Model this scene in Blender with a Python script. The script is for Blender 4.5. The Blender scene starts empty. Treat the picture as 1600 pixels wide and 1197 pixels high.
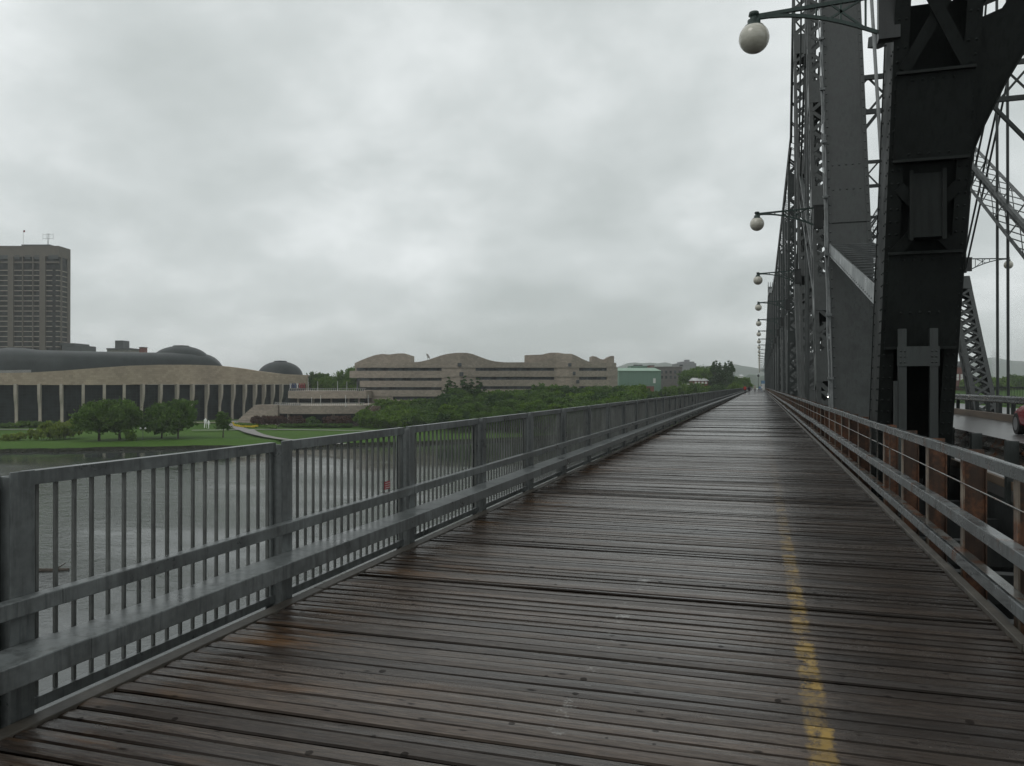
import bpy, bmesh, math, random
from math import sin, cos, tan, radians, pi, sqrt, atan2, floor
from mathutils import Vector, Matrix
random.seed(7)
SC = bpy.context.scene
COL = SC.collection
# ---------------------------------------------------------------- camera
F = 1244.0; CX = 800.0; HY = 603.0; EYE = 1.62
PSI = radians(17.28)
cd = bpy.data.cameras.new('camera'); cam = bpy.data.objects.new('camera', cd); COL.objects.link(cam)
cd.sensor_width = 36; cd.lens = F/1600*36
cd.clip_start = .05; cd.clip_end = 20000
cam.location = (0, 0, EYE)
cam.rotation_euler = (radians(90)+math.atan((603-598.5)/F), 0, PSI)
SC.camera = cam
FW = Vector((-sin(PSI), cos(PSI), 0)); RT = Vector((cos(PSI), sin(PSI), 0))
def P(px, py, Z):
    u = (px-CX)/F; v = (py-HY)/F
    return Vector((0, 0, EYE)) + FW*Z + RT*(u*Z) + Vector((0, 0, -v*Z))
def G(px, Z, z):
    q = P(px, HY, Z); q.z = z; return q
def zy(py, Z): return EYE-(py-HY)/F*Z
# ---------------------------------------------------------------- world: overcast sky
SUN_EL, SUN_AZ = radians(52), radians(215)
W = bpy.data.worlds.new('World'); SC.world = W; W.use_nodes = True
nt = W.node_tree; nt.nodes.clear()
def N(nt, t, **k):
    n = nt.nodes.new(t)
    for a, b in k.items(): setattr(n, a, b)
    return n
def L(nt, a, b): nt.links.new(a, b)
def M_(nt, op, a, b=None, c=None):
    n = nt.nodes.new('ShaderNodeMath'); n.operation = op
    for i, v in enumerate((a, b, c)):
        if v is None: continue
        if isinstance(v, (int, float)): n.inputs[i].default_value = v
        else: nt.links.new(v, n.inputs[i])
    return n.outputs[0]
tc = N(nt, 'ShaderNodeTexCoord')
sx = N(nt, 'ShaderNodeSeparateXYZ'); L(nt, tc.outputs['Generated'], sx.inputs[0])
zz = M_(nt, 'ADD', M_(nt, 'MAXIMUM', sx.outputs[2], 0.0), .42)
cb = N(nt, 'ShaderNodeCombineXYZ')
L(nt, M_(nt, 'DIVIDE', sx.outputs[0], zz), cb.inputs[0]); L(nt, M_(nt, 'DIVIDE', sx.outputs[1], zz), cb.inputs[1])
n1 = N(nt, 'ShaderNodeTexNoise'); n1.inputs['Scale'].default_value = 2.3; n1.inputs['Detail'].default_value = 8; n1.inputs['Roughness'].default_value = .53; n1.inputs['Distortion'].default_value = .1
L(nt, cb.outputs[0], n1.inputs['Vector'])
n2 = N(nt, 'ShaderNodeTexNoise'); n2.inputs['Scale'].default_value = .9; n2.inputs['Detail'].default_value = 2
mp = N(nt, 'ShaderNodeMapping'); mp.inputs['Location'].default_value = (3.1, 1.7, 0); L(nt, cb.outputs[0], mp.inputs[0]); L(nt, mp.outputs[0], n2.inputs['Vector'])
fac = M_(nt, 'ADD', M_(nt, 'MULTIPLY', n1.outputs[0], .62), M_(nt, 'MULTIPLY', n2.outputs[0], .38))
# lighter overhead, slightly darker towards the horizon
fac = M_(nt, 'ADD', fac, M_(nt, 'MULTIPLY', M_(nt, 'MAXIMUM', sx.outputs[2], 0.0), .16))
rp = N(nt, 'ShaderNodeValToRGB'); L(nt, fac, rp.inputs[0])
cr = rp.color_ramp; cr.elements[0].position = .40; cr.elements[0].color = (.53, .575, .565, 1)
cr.elements[1].position = .63; cr.elements[1].color = (.90, .94, .94, 1)
e = cr.elements.new(.52); e.color = (.68, .725, .72, 1)
sky = N(nt, 'ShaderNodeTexSky', sky_type='NISHITA', sun_disc=False, sun_elevation=SUN_EL, sun_rotation=SUN_AZ)
sb = N(nt, 'ShaderNodeMix', data_type='RGBA', blend_type='MULTIPLY'); sb.inputs['Factor'].default_value = 1
L(nt, sky.outputs[0], sb.inputs['A']); sb.inputs['B'].default_value = (.07, .07, .07, 1)
mx = N(nt, 'ShaderNodeMix', data_type='RGBA'); mx.inputs['Factor'].default_value = .94
L(nt, sb.outputs['Result'], mx.inputs['A']); L(nt, rp.outputs[0], mx.inputs['B'])
bg = N(nt, 'ShaderNodeBackground'); L(nt, mx.outputs['Result'], bg.inputs[0]); bg.inputs[1].default_value = 1.0
ow = N(nt, 'ShaderNodeOutputWorld'); L(nt, bg.outputs[0], ow.inputs[0])
W.cycles.sampling_method = 'MANUAL'; W.cycles.sample_map_resolution = 256
sd = bpy.data.lights.new('sun', 'SUN'); sd.energy = .5; sd.angle = radians(25); sd.color = (1, .97, .93)
so = bpy.data.objects.new('sun', sd); COL.objects.link(so)
so.rotation_euler = (radians(90)-SUN_EL, 0, -SUN_AZ+pi)
SC.view_settings.view_transform = 'Standard'; SC.view_settings.look = 'None'
SC.view_settings.exposure = 0; SC.view_settings.gamma = 1
# ---------------------------------------------------------------- materials
def new_mat(name):
    m = bpy.data.materials.new(name); m.use_nodes = True
    nt = m.node_tree; b = nt.nodes['Principled BSDF']
    return m, nt, b
def noise(nt, scale, detail=4, rough=.55, vec=None, dist=0):
    n = N(nt, 'ShaderNodeTexNoise'); n.inputs['Scale'].default_value = scale; n.inputs['Detail'].default_value = detail
    n.inputs['Roughness'].default_value = rough; n.inputs['Distortion'].default_value = dist
    if vec is not None: L(nt, vec, n.inputs['Vector'])
    return n.outputs[0]
def pos(nt, scale=(1, 1, 1), loc=(0, 0, 0)):
    g = N(nt, 'ShaderNodeNewGeometry'); m = N(nt, 'ShaderNodeMapping'); m.inputs['Scale'].default_value = scale; m.inputs['Location'].default_value = loc
    L(nt, g.outputs['Position'], m.inputs[0]); return m.outputs[0]
def ramp(nt, f, stops):
    r = N(nt, 'ShaderNodeValToRGB'); L(nt, f, r.inputs[0])
    c = r.color_ramp
    while len(c.elements) < len(stops): c.elements.new(.5)
    for el, (p, col) in zip(c.elements, stops):
        el.position = p; el.color = (col[0], col[1], col[2], 1) if isinstance(col, (tuple, list)) else (col, col, col, 1)
    return r.outputs[0]
def mixc(nt, f, a, b, mode='MIX'):
    m = N(nt, 'ShaderNodeMix', data_type='RGBA', blend_type=mode)
    for nm, v in (('Factor', f), ('A', a), ('B', b)):
        if isinstance(v, (int, float)): m.inputs[nm].default_value = v
        elif isinstance(v, (tuple, list)): m.inputs[nm].default_value = (v[0], v[1], v[2], 1)
        else: L(nt, v, m.inputs[nm])
    return m.outputs['Result']
def bump(nt, b, h, strength=.3, dist=.02):
    n = N(nt, 'ShaderNodeBump'); n.inputs['Strength'].default_value = strength; n.inputs['Distance'].default_value = dist
    L(nt, h, n.inputs['Height']); L(nt, n.outputs[0], b.inputs['Normal'])
def simple(name, c, rough=.6, var=.25, scale=3., metal=0, bmp=0, c2=None, detail=5, vs=(1, 1, 1), spec=.5):
    m, nt, b = new_mat(name); v = pos(nt, vs); n = noise(nt, scale, detail, .6, v)
    lo = tuple(x*(1-var) for x in c); hi = c2 or tuple(min(1, x*(1+var)) for x in c)
    L(nt, ramp(nt, n, [(.3, lo), (.7, hi)]), b.inputs['Base Color'])
    b.inputs['Roughness'].default_value = rough; b.inputs['Metallic'].default_value = metal
    b.inputs['Specular IOR Level'].default_value = spec
    if bmp: bump(nt, b, noise(nt, scale*6, 4, .6, v), bmp, .02)
    return m
MT = {}
def galv(name, base, rust=0., rgh=.45, metal=.25):
    m, nt, b = new_mat(name)
    v = pos(nt); n = noise(nt, 2.2, 6, .65, v); n2_ = noise(nt, 22, 4, .6, v)
    st = noise(nt, 5, 5, .7, pos(nt, (3, 3, .25)))
    c = ramp(nt, n, [(.32, tuple(x*.5 for x in base)), (.5, base), (.68, tuple(x*1.45 for x in base))])
    c = mixc(nt, M_(nt, 'MULTIPLY', ramp(nt, st, [(.48, 0.), (.62, 1.)]), .75), c, tuple(x*.38 for x in base))
    c = mixc(nt, .25, c, ramp(nt, n2_, [(.3, tuple(x*.5 for x in base)), (.7, tuple(x*1.5 for x in base))]))
    if rust:
        r = ramp(nt, noise(nt, 4, 6, .7, pos(nt, (1, 1, .6), (5, 3, 1))), [(.62-rust, 0.), (.74-rust, 1.)])
        c = mixc(nt, r, c, ramp(nt, n2_, [(.3, (.035, .013, .006)), (.7, (.17, .07, .03))]))
    L(nt, c, b.inputs['Base Color']); b.inputs['Metallic'].default_value = metal
    rr = ramp(nt, n, [(.3, rgh-.18), (.7, rgh+.12)]); L(nt, rr, b.inputs['Roughness'])
    bump(nt, b, n, .05, .01)
    return m
MT['galv'] = galv('galvanised', (.138, .149, .148), 0, .40)
MT['galv_dark'] = galv('galvanised_stained', (.115, .120, .114), .0, .5)
MT['galv_wet'] = galv('galvanised_wet', (.125, .135, .137), .045, .3)
MT['galv_wet'].node_tree.nodes.remove([n for n in MT['galv_wet'].node_tree.nodes if n.type == 'BUMP'][0])
MT['rail_dirty'] = galv('rail_dirty', (.10, .10, .092), .14, .28)
MT['rust'] = galv('rusty_post', (.045, .024, .014), .16, .6, 0)
MT['rust_pale'] = galv('rusty_flange', (.16, .13, .10), .13, .55, 0)
MT['steel'] = galv('bridge_steel', (.021, .026, .0245), .0, .5, 0)
MT['steel_dark'] = galv('bridge_steel_dark', (.013, .015, .0145), 0, .5, 0)
MT['steel_light'] = galv('bridge_steel_pale', (.10, .11, .11), 0, .4, 0)
MT['steel_shaded'] = galv('bridge_steel_shaded', (.011, .0135, .0125), 0, .7, 0)  # same bridge steel, with the shade under the portal put into its colour
MT['steel_shaded'].node_tree.nodes['Principled BSDF'].inputs['Specular IOR Level'].default_value = .2
# wet wood planks
m, nt, b = new_mat('wet_planks'); MT['wood'] = m
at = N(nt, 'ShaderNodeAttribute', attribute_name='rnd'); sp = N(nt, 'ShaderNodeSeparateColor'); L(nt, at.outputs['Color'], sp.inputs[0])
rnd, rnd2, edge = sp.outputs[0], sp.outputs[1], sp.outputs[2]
v = pos(nt, (3.2, 30, 1)); gr = noise(nt, 1.6, 7, .7, v, .6)
v2 = pos(nt, (1, 1, 1)); blot = noise(nt, .55, 4, .6, v2); fine = noise(nt, 9, 5, .65, v2)
c = ramp(nt, gr, [(.3, (.019, .013, .010)), (.5, (.050, .038, .030)), (.72, (.095, .077, .062))])
c = mixc(nt, .8, c, ramp(nt, rnd, [(0., (.42, .38, .36)), (.5, (.9, .86, .82)), (.85, (1.2, 1.14, 1.08)), (1., (1.45, 1.3, 1.18))]), 'MULTIPLY')
# amber worn patches near the left edge and scattered
xs = N(nt, 'ShaderNodeSeparateXYZ'); gg = N(nt, 'ShaderNodeNewGeometry'); L(nt, gg.outputs['Position'], xs.inputs[0])
am = M_(nt, 'MULTIPLY', ramp(nt, noise(nt, 1.1, 5, .65, pos(nt, (.6, 2.5, 1), (4, 2, 0))), [(.55, 0.), (.72, 1.)]),
        ramp(nt, M_(nt, 'MULTIPLY_ADD', xs.outputs[0], -.5, -.65), [(0., .06), (1., 1.)]))
c = mixc(nt, M_(nt, 'MULTIPLY', am, .75), c, (.16, .075, .02))
# knots and splits
vo = N(nt, 'ShaderNodeTexVoronoi'); vo.inputs['Scale'].default_value = 4.2; L(nt, pos(nt, (1, 2.6, 1)), vo.inputs['Vector'])
kn = ramp(nt, M_(nt, 'ADD', vo.outputs['Distance'], M_(nt, 'MULTIPLY', fine, .12)), [(.12, 1.), (.2, 0.)])
c = mixc(nt, M_(nt, 'MULTIPLY', kn, .8), c, (.008, .006, .005))
vo2 = N(nt, 'ShaderNodeTexVoronoi'); vo2.inputs['Scale'].default_value = 9.; L(nt, pos(nt, (1, 1, 1), (2, 5, 0)), vo2.inputs['Vector'])
sc2 = N(nt, 'ShaderNodeSeparateColor'); L(nt, vo2.outputs['Color'], sc2.inputs[0])
sk2 = M_(nt, 'MULTIPLY', M_(nt, 'LESS_THAN', M_(nt, 'ADD', vo2.outputs['Distance'], M_(nt, 'MULTIPLY', gr, .16)), M_(nt, 'MULTIPLY', sc2.outputs[1], .28)), M_(nt, 'GREATER_THAN', sc2.outputs[0], .45))
c = mixc(nt, M_(nt, 'MULTIPLY', sk2, .7), c, (.004, .003, .0025))
# right hand quarter: truss reflection plus dirt painted dark into the boards
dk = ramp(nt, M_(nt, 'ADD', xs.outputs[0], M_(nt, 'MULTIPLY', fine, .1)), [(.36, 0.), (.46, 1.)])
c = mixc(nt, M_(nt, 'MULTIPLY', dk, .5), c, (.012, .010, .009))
def paint(x0, w, col, thr, seed, ylen=1.2, s=3.):
    d = M_(nt, 'ABSOLUTE', M_(nt, 'SUBTRACT', xs.outputs[0], x0))
    d = M_(nt, 'ADD', d, M_(nt, 'MULTIPLY', M_(nt, 'SUBTRACT', noise(nt, 14, 4, .7, pos(nt, (1, 1, 1), (seed, 0, 0))), .5), w*1.6))
    a = ramp(nt, d, [(w*.8, 1.), (w*1.25, 0.)])
    wr = ramp(nt, noise(nt, s, 6, .75, pos(nt, (1.5, ylen, 1), (seed, seed, 0))), [(thr, 0.), (thr+.12, 1.)])
    pl = ramp(nt, rnd2, [(.1, .45), (.4, 1.)])
    fd = ramp(nt, M_(nt, 'MULTIPLY', xs.outputs[1], 1/40), [(.10, 1.), (.19, .6), (.30, .16), (.5, .04)])
    pl = M_(nt, 'MULTIPLY', pl, fd)
    return M_(nt, 'MULTIPLY', M_(nt, 'MULTIPLY', a, wr), pl), col
for f_, cc in (paint(.262, .054, (.33, .21, .04), .43, 3.3), paint(-.92, .045, (.42, .42, .40), .545, 7.7, 1.6, 2.2)):
    c = mixc(nt, M_(nt, 'MULTIPLY', f_, .78), c, cc)
sc_ = ramp(nt, noise(nt, 6, 6, .8, pos(nt, (1, 1, 1), (9, 1, 0))), [(.70, 0.), (.76, 1.)])
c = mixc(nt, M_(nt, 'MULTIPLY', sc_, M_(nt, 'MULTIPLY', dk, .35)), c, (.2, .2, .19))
c = mixc(nt, M_(nt, 'MULTIPLY', edge, .92), c, (.004, .003, .0022))  # shade of the gaps, with dirt, painted into board sides and near chamfers
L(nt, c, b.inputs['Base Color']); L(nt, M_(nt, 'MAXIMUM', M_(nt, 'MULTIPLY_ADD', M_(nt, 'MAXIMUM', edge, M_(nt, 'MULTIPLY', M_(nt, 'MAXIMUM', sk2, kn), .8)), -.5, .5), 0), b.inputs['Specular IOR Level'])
wet = M_(nt, 'ADD', M_(nt, 'MULTIPLY', blot, .42), M_(nt, 'MULTIPLY', rnd2, .55))
rr = ramp(nt, wet, [(.3, .07), (.5, .16), (.75, .36)])
rr = M_(nt, 'ADD', rr, M_(nt, 'MULTIPLY', M_(nt, 'SUBTRACT', fine, .4), .35))
rr = M_(nt, 'MAXIMUM', rr, .07)
L(nt, rr, b.inputs['Roughness']); b.inputs['IOR'].default_value = 1.4
bump(nt, b, M_(nt, 'ADD', M_(nt, 'MULTIPLY', gr, .6), M_(nt, 'MULTIPLY', fine, .8)), .36, .012)
MT['curb'] = simple('weathered_board', (.06, .053, .043), .5, .4, 4, bmp=.2)
# water
m, nt, b = new_mat('river_water'); MT['water'] = m
b.inputs['Base Color'].default_value = (.042, .047, .045, 1); b.inputs['Roughness'].default_value = .06; b.inputs['IOR'].default_value = 1.33
v = pos(nt, (1, 1.5, 1)); h = M_(nt, 'ADD', M_(nt, 'MULTIPLY', noise(nt, .35, 4, .6, v), 1.), M_(nt, 'MULTIPLY', noise(nt, 2.3, 4, .6, v), .35))
calm = ramp(nt, noise(nt, .02, 5, .6, pos(nt, (1, 2.2, 1))), [(.38, .22), (.6, 1.)])
bn = N(nt, 'ShaderNodeBump'); bn.inputs['Distance'].default_value = .35; L(nt, h, bn.inputs['Height']); 
g_ = N(nt, 'ShaderNodeNewGeometry'); sw = N(nt, 'ShaderNodeSeparateXYZ'); L(nt, g_.outputs['Position'], sw.inputs[0])
dsh = M_(nt, 'ADD', M_(nt, 'MULTIPLY', sw.outputs[0], FW.x), M_(nt, 'MULTIPLY', sw.outputs[1], FW.y))
dsh = M_(nt, 'ADD', dsh, M_(nt, 'MULTIPLY', M_(nt, 'SUBTRACT', noise(nt, .02, 4, .6, pos(nt, (1, 3, 1))), .5), 60))
shel = ramp(nt, M_(nt, 'DIVIDE', dsh, 400), [(.36, 1.), (.45, .08)])
L(nt, M_(nt, 'MULTIPLY', M_(nt, 'MULTIPLY', calm, shel), .75), bn.inputs['Strength']); L(nt, bn.outputs[0], b.inputs['Normal'])
# sandstone
def stone(name, c, bw=1.6, bh=.8):
    m, nt, b = new_mat(name)
    g = N(nt, 'ShaderNodeNewGeometry'); sxx = N(nt, 'ShaderNodeSeparateXYZ'); L(nt, g.outputs['Position'], sxx.inputs[0])
    cc = N(nt, 'ShaderNodeCombineXYZ'); L(nt, M_(nt, 'ADD', sxx.outputs[0], M_(nt, 'MULTIPLY', sxx.outputs[1], .7)), cc.inputs[0]); L(nt, sxx.outputs[2], cc.inputs[1])
    br = N(nt, 'ShaderNodeTexBrick'); br.inputs['Scale'].default_value = 1; br.inputs['Brick Width'].default_value = bw; br.inputs['Row Height'].default_value = bh
    br.inputs['Mortar Size'].default_value = .02; L(nt, cc.outputs[0], br.inputs['Vector'])
    br.inputs['Color1'].default_value = (*[x*.86 for x in c], 1); br.inputs['Color2'].default_value = (*[x*1.14 for x in c], 1); br.inputs['Mortar'].default_value = (*[x*.7 for x in c], 1)
    big = noise(nt, .12, 5, .6, pos(nt, (1, 1, .5)))
    col = mixc(nt, .6, br.outputs[0], ramp(nt, big, [(.3, (.72, .7, .68)), (.7, (1.15, 1.12, 1.08))]), 'MULTIPLY')
    L(nt, col, b.inputs['Base Color']); b.inputs['Roughness'].default_value = .8
    return m
MT['stone'] = stone('limestone', (.33, .275, .205))
MT['stone2'] = stone('grey_limestone', (.25, .218, .178), 1.2, .6)
MT['brick'] = stone('red_brick', (.16, .05, .035), .8, .3)
MT['greystone'] = stone('grey_stone', (.12, .11, .105), .8, .5)
MT['concrete'] = simple('concrete', (.22, .21, .195), .8, .25, .6)
MT['towerwall'] = simple('tower_concrete', (.105, .090, .074), .8, .12, .2)
MT['band'] = simple('tower_band', (.26, .23, .19), .8, .1, .4)
MT['fin'] = simple('pale_fin_stone', (.36, .32, .265), .8, .1, .4)
MT['darkroof'] = simple('dark_roof', (.05, .055, .055), .6, .2, .5)
MT['paleroof'] = simple('pale_roof', (.4, .4, .4), .6, .2, .5)
def copper():
    m, nt, b = new_mat('dark_copper')
    v = pos(nt); n = noise(nt, .25, 5, .6, v)
    L(nt, ramp(nt, n, [(.3, (.008, .012, .0115)), (.7, (.020, .027, .026))]), b.inputs['Base Color'])
    b.inputs['Roughness'].default_value = .5; b.inputs['Specular IOR Level'].default_value = .3
    g = N(nt, 'ShaderNodeNewGeometry'); s_ = N(nt, 'ShaderNodeSeparateXYZ'); L(nt, g.outputs['Position'], s_.inputs[0])
    along = M_(nt, 'ADD', M_(nt, 'MULTIPLY', s_.outputs[0], RT.x), M_(nt, 'MULTIPLY', s_.outputs[1], RT.y))
    f_ = M_(nt, 'FRACT', M_(nt, 'MULTIPLY', along, 1.1))
    bump(nt, b, M_(nt, 'GREATER_THAN', f_, .85), .5, .15)
    return m
MT['copper'] = copper()
def glass(name, c=(.012, .015, .017), bw=1.4, bh=1.1, lc=(.03, .034, .034), rough=.3):
    m, nt, b = new_mat(name)
    g = N(nt, 'ShaderNodeNewGeometry'); s_ = N(nt, 'ShaderNodeSeparateXYZ'); L(nt, g.outputs['Position'], s_.inputs[0])
    along = M_(nt, 'ADD', M_(nt, 'MULTIPLY', s_.outputs[0], RT.x), M_(nt, 'MULTIPLY', s_.outputs[1], RT.y))
    fx = M_(nt, 'LESS_THAN', M_(nt, 'FRACT', M_(nt, 'DIVIDE', along, bw)), .08)
    fz = M_(nt, 'LESS_THAN', M_(nt, 'FRACT', M_(nt, 'DIVIDE', s_.outputs[2], bh)), .14)
    fr = M_(nt, 'MAXIMUM', fx, fz)
    n = noise(nt, .35, 3, .5, pos(nt))
    L(nt, mixc(nt, fr, ramp(nt, n, [(.35, c), (.7, tuple(x*4.5 for x in c))]), lc), b.inputs['Base Color'])
    L(nt, ramp(nt, n, [(.3, rough), (.7, rough+.15)]), b.inputs['Roughness'])
    return m
MT['glass'] = glass('curtain_glass', (.006, .008, .008))
MT['winglass'] = glass('window_glass', (.02, .023, .025), 2.0, 3.1, (.06, .06, .058), .2)
MT['darkglass'] = glass('tower_glass', (.012, .012, .012), 3, 50, (.03, .028, .026), .35)
for k_ in ('glass', 'darkglass', 'winglass'): MT[k_].node_tree.nodes['Principled BSDF'].inputs['Specular IOR Level'].default_value = .1
MT['grass'] = simple('lawn', (.050, .115, .014), .9, .3, .16, c2=(.085, .16, .022))
m, nt, b = new_mat('terrain'); MT['terrain'] = m
v = pos(nt); n = noise(nt, .05, 6, .6, v)
L(nt, mixc(nt, .5, ramp(nt, n, [(.35, (.028, .080, .003)), (.6, (.048, .110, .005))]), ramp(nt, noise(nt, 1.3, 5, .7, v), [(.3, (.020, .052, .005)), (.7, (.055, .105, .012))])), b.inputs['Base Color']); b.inputs['Roughness'].default_value = .9
b.inputs['Specular IOR Level'].default_value = .15
MT['bank'] = simple('rocky_bank', (.018, .020, .013), .95, .6, 1.1, bmp=.6, spec=.05)
MT['hill'] = simple('wooded_hill', (.030, .055, .028), .9, .35, .01)
MT['path'] = simple('path', (.19, .18, .17), .8, .15, .5)
MT['asphalt'] = simple('wet_road', (.07, .068, .066), .3, .3, 1.2)
MT['timber'] = simple('brown_curb_timber', (.085, .06, .04), .6, .4, 1.5, vs=(1, .2, 3))
MT['bark'] = simple('bark', (.045, .035, .027), .9, .3, 4, bmp=.4)
MT['white'] = simple('white_paint', (.5, .5, .48), .5, .06, 2)
MT['red'] = simple('car_red', (.19, .008, .018), .18, .08, 2)
MT['dkpaint'] = simple('car_dark', (.05, .055, .06), .2, .1, 2)
MT['tyre'] = simple('tyre', (.015, .015, .015), .8, .2, 5)
MT['chrome'] = simple('wheel_metal', (.3, .3, .31), .3, .1, 5, metal=.8)
MT['carglass'] = simple('car_glass', (.015, .018, .02), .06, .1, 2)
MT['green1'] = simple('green_cladding', (.09, .165, .12), .6, .1, .4, vs=(4, 4, .1))
MT['green2'] = simple('green_roof', (.17, .28, .20), .5, .08, .4)
MT['lampmetal'] = galv('lamp_metal', (.022, .04, .034), 0, .45)
MT['cable'] = simple('pale_conduit', (.12, .13, .13), .45, .3, 6)
m, nt, b = new_mat('lamp_globe'); MT['globe'] = m
v = pos(nt, (1, 1, 3)); b.inputs['Roughness'].default_value = .18
L(nt, ramp(nt, noise(nt, 5, 4, .6, v), [(.3, (.36, .35, .29)), (.7, (.52, .50, .43))]), b.inputs['Base Color'])
b.inputs['Subsurface Weight'].default_value = .0
b.inputs['Coat Weight'].default_value = .4
def leafmat(name, c, c2):
    m, nt, b = new_mat(name)
    at = N(nt, 'ShaderNodeAttribute', attribute_name='rnd'); s_ = N(nt, 'ShaderNodeSeparateColor'); L(nt, at.outputs['Color'], s_.inputs[0])
    oi = N(nt, 'ShaderNodeObjectInfo')
    f_ = M_(nt, 'ADD', M_(nt, 'MULTIPLY', s_.outputs[0], .7), M_(nt, 'MULTIPLY', oi.outputs['Random'], .3))
    L(nt, mixc(nt, f_, c, c2), b.inputs['Base Color']); b.inputs['Roughness'].default_value = .6
    b.inputs['Specular IOR Level'].default_value = .2
    tr = N(nt, 'ShaderNodeBsdfTranslucent'); L(nt, mixc(nt, f_, c, c2), tr.inputs[0])
    ms = N(nt, 'ShaderNodeMixShader'); ms.inputs[0].default_value = .3
    L(nt, b.outputs[0], ms.inputs[1]); L(nt, tr.outputs[0], ms.inputs[2])
    L(nt, ms.outputs[0], nt.nodes['Material Output'].inputs[0])
    return m
MT['leaf_mid'] = leafmat('leaves_mid', (.032, .078, .013), (.105, .18, .028))
MT['leaf_light'] = leafmat('leaves_light', (.046, .102, .008), (.125, .21, .020))
MT['leaf_dark'] = leafmat('leaves_dark', (.018, .050, .012), (.054, .105, .024))
MT['leaf_dull'] = leafmat('leaves_dull', (.10, .15, .024), (.22, .28, .05))
MT['leaf_red'] = leafmat('leaves_red', (.05, .028, .022), (.10, .05, .035))
MT['flower_y'] = leafmat('flowers_yellow', (.35, .26, .01), (.6, .48, .03))
MT['flower_r'] = leafmat('flowers_red', (.20, .02, .03), (.38, .05, .06))
# ---------------------------------------------------------------- mesh builder
WORG = {}
class MB:
    def __init__(s): s.v = []; s.f = []; s.r = []
    def add(s, vs, fs, r=None):
        o = len(s.v); s.v += [tuple(x) for x in vs]; s.f += [tuple(i+o for i in f) for f in fs]
        s.r += list(r) if isinstance(r, list) else [r]*len(fs)
    def box(s, x0, x1, y0, y1, z0, z1, r=None):
        s.add([(x0,y0,z0),(x1,y0,z0),(x1,y1,z0),(x0,y1,z0),(x0,y0,z1),(x1,y0,z1),(x1,y1,z1),(x0,y1,z1)],
              [(0,3,2,1),(4,5,6,7),(0,1,5,4),(1,2,6,5),(2,3,7,6),(3,0,4,7)], r)
    def hexa(s, b, t, r=None):
        s.add(list(b)+list(t), [(0,3,2,1),(4,5,6,7),(0,1,5,4),(1,2,6,5),(2,3,7,6),(3,0,4,7)], r)
    def bar(s, p, q, w, h, up=(0,0,1), r=None):
        """box from p to q, width w across (perp to up), h along up-ish"""
        p = Vector(p); q = Vector(q); d = (q-p).normalized(); up = Vector(up)
        sd_ = d.cross(up)
        if sd_.length < 1e-4: sd_ = d.cross(Vector((1, 0, 0)))
        sd_.normalize(); u = sd_.cross(d).normalized()
        a = sd_*w/2; c = u*h/2
        s.hexa([p-a-c, p+a-c, p+a+c, p-a+c], [q-a-c, q+a-c, q+a+c, q-a+c], r)
    def tube(s, p, q, r1, r2=None, n=8, cap=True):
        r2 = r1 if r2 is None else r2
        p = Vector(p); q = Vector(q); d = (q-p).normalized()
        a = d.orthogonal().normalized(); b_ = d.cross(a)
        vs = []
        for (c_, rr) in ((p, r1), (q, r2)):
            for i in range(n):
                t = 2*pi*i/n; vs.append(c_+a*cos(t)*rr+b_*sin(t)*rr)
        fs = [(i, (i+1) % n, n+(i+1) % n, n+i) for i in range(n)]
        if cap: fs += [tuple(range(n-1, -1, -1)), tuple(range(n, 2*n))]
        s.add(vs, fs)
    def path(s, pts, r, n=6):
        for a, b_ in zip(pts, pts[1:]): s.tube(a, b_, r, r, n)
    def prism(s, poly, d, r=None):
        """poly: list of points, extruded by vector d"""
        d = Vector(d); n = len(poly); a = [Vector(x) for x in poly]
        vs = a+[x+d for x in a]
        fs = [tuple(range(n-1, -1, -1)), tuple(range(n, 2*n))]+[(i, (i+1) % n, n+(i+1) % n, n+i) for i in range(n)]
        s.add(vs, fs, r)
    def lathe(s, c, prof, n=20):
        c = Vector(c); vs = []; fs = []
        for (rr, z) in prof:
            for i in range(n):
                t = 2*pi*i/n; vs.append(c+Vector((rr*cos(t), rr*sin(t), z)))
        for k in range(len(prof)-1):
            for i in range(n):
                fs.append((k*n+i, k*n+(i+1) % n, (k+1)*n+(i+1) % n, (k+1)*n+i))
        s.add(vs, fs)
    def build(s, name, mat, parent=None, smooth=False, bevel=0, kind=None, label=None, fixn=True):
        org = WORG.get(parent.name, Vector((0, 0, 0))) if parent else Vector((0, 0, 0))
        me = bpy.data.meshes.new(name)
        me.from_pydata([(a-org.x, b_-org.y, c_-org.z) for a, b_, c_ in s.v], [], s.f)
        if any(x is not None for x in s.r):
            ca = me.attributes.new('rnd', 'FLOAT_COLOR', 'CORNER')
            dat = []
            for p_, rr in zip(me.polygons, s.r):
                rr = rr or (0, 0)
                for _ in range(p_.loop_total): dat += [rr[0], rr[1], rr[2] if len(rr) > 2 else 0, 1]
            ca.data.foreach_set('color', dat)
        if fixn and len(s.f) < 60000:
            bm = bmesh.new(); bm.from_mesh(me); bmesh.ops.recalc_face_normals(bm, faces=bm.faces); bm.to_mesh(me); bm.free()
        if smooth: me.polygons.foreach_set('use_smooth', [True]*len(me.polygons))
        me.materials.append(MT[mat] if isinstance(mat, str) else mat)
        o = bpy.data.objects.new(name, me); COL.objects.link(o)
        if parent: o.parent = parent; WORG[o.name] = org.copy()
        else: WORG[o.name] = Vector((0, 0, 0))
        if bevel:
            bv = o.modifiers.new('b', 'BEVEL'); bv.width = bevel; bv.segments = 2; bv.limit_method = 'ANGLE'
        if kind: o['kind'] = kind
        if label: o['label'] = label
        return o
def tag(o, label, cat, group=None):
    o['label'] = label; o['category'] = cat
    if group: o['group'] = group
    return o
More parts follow.
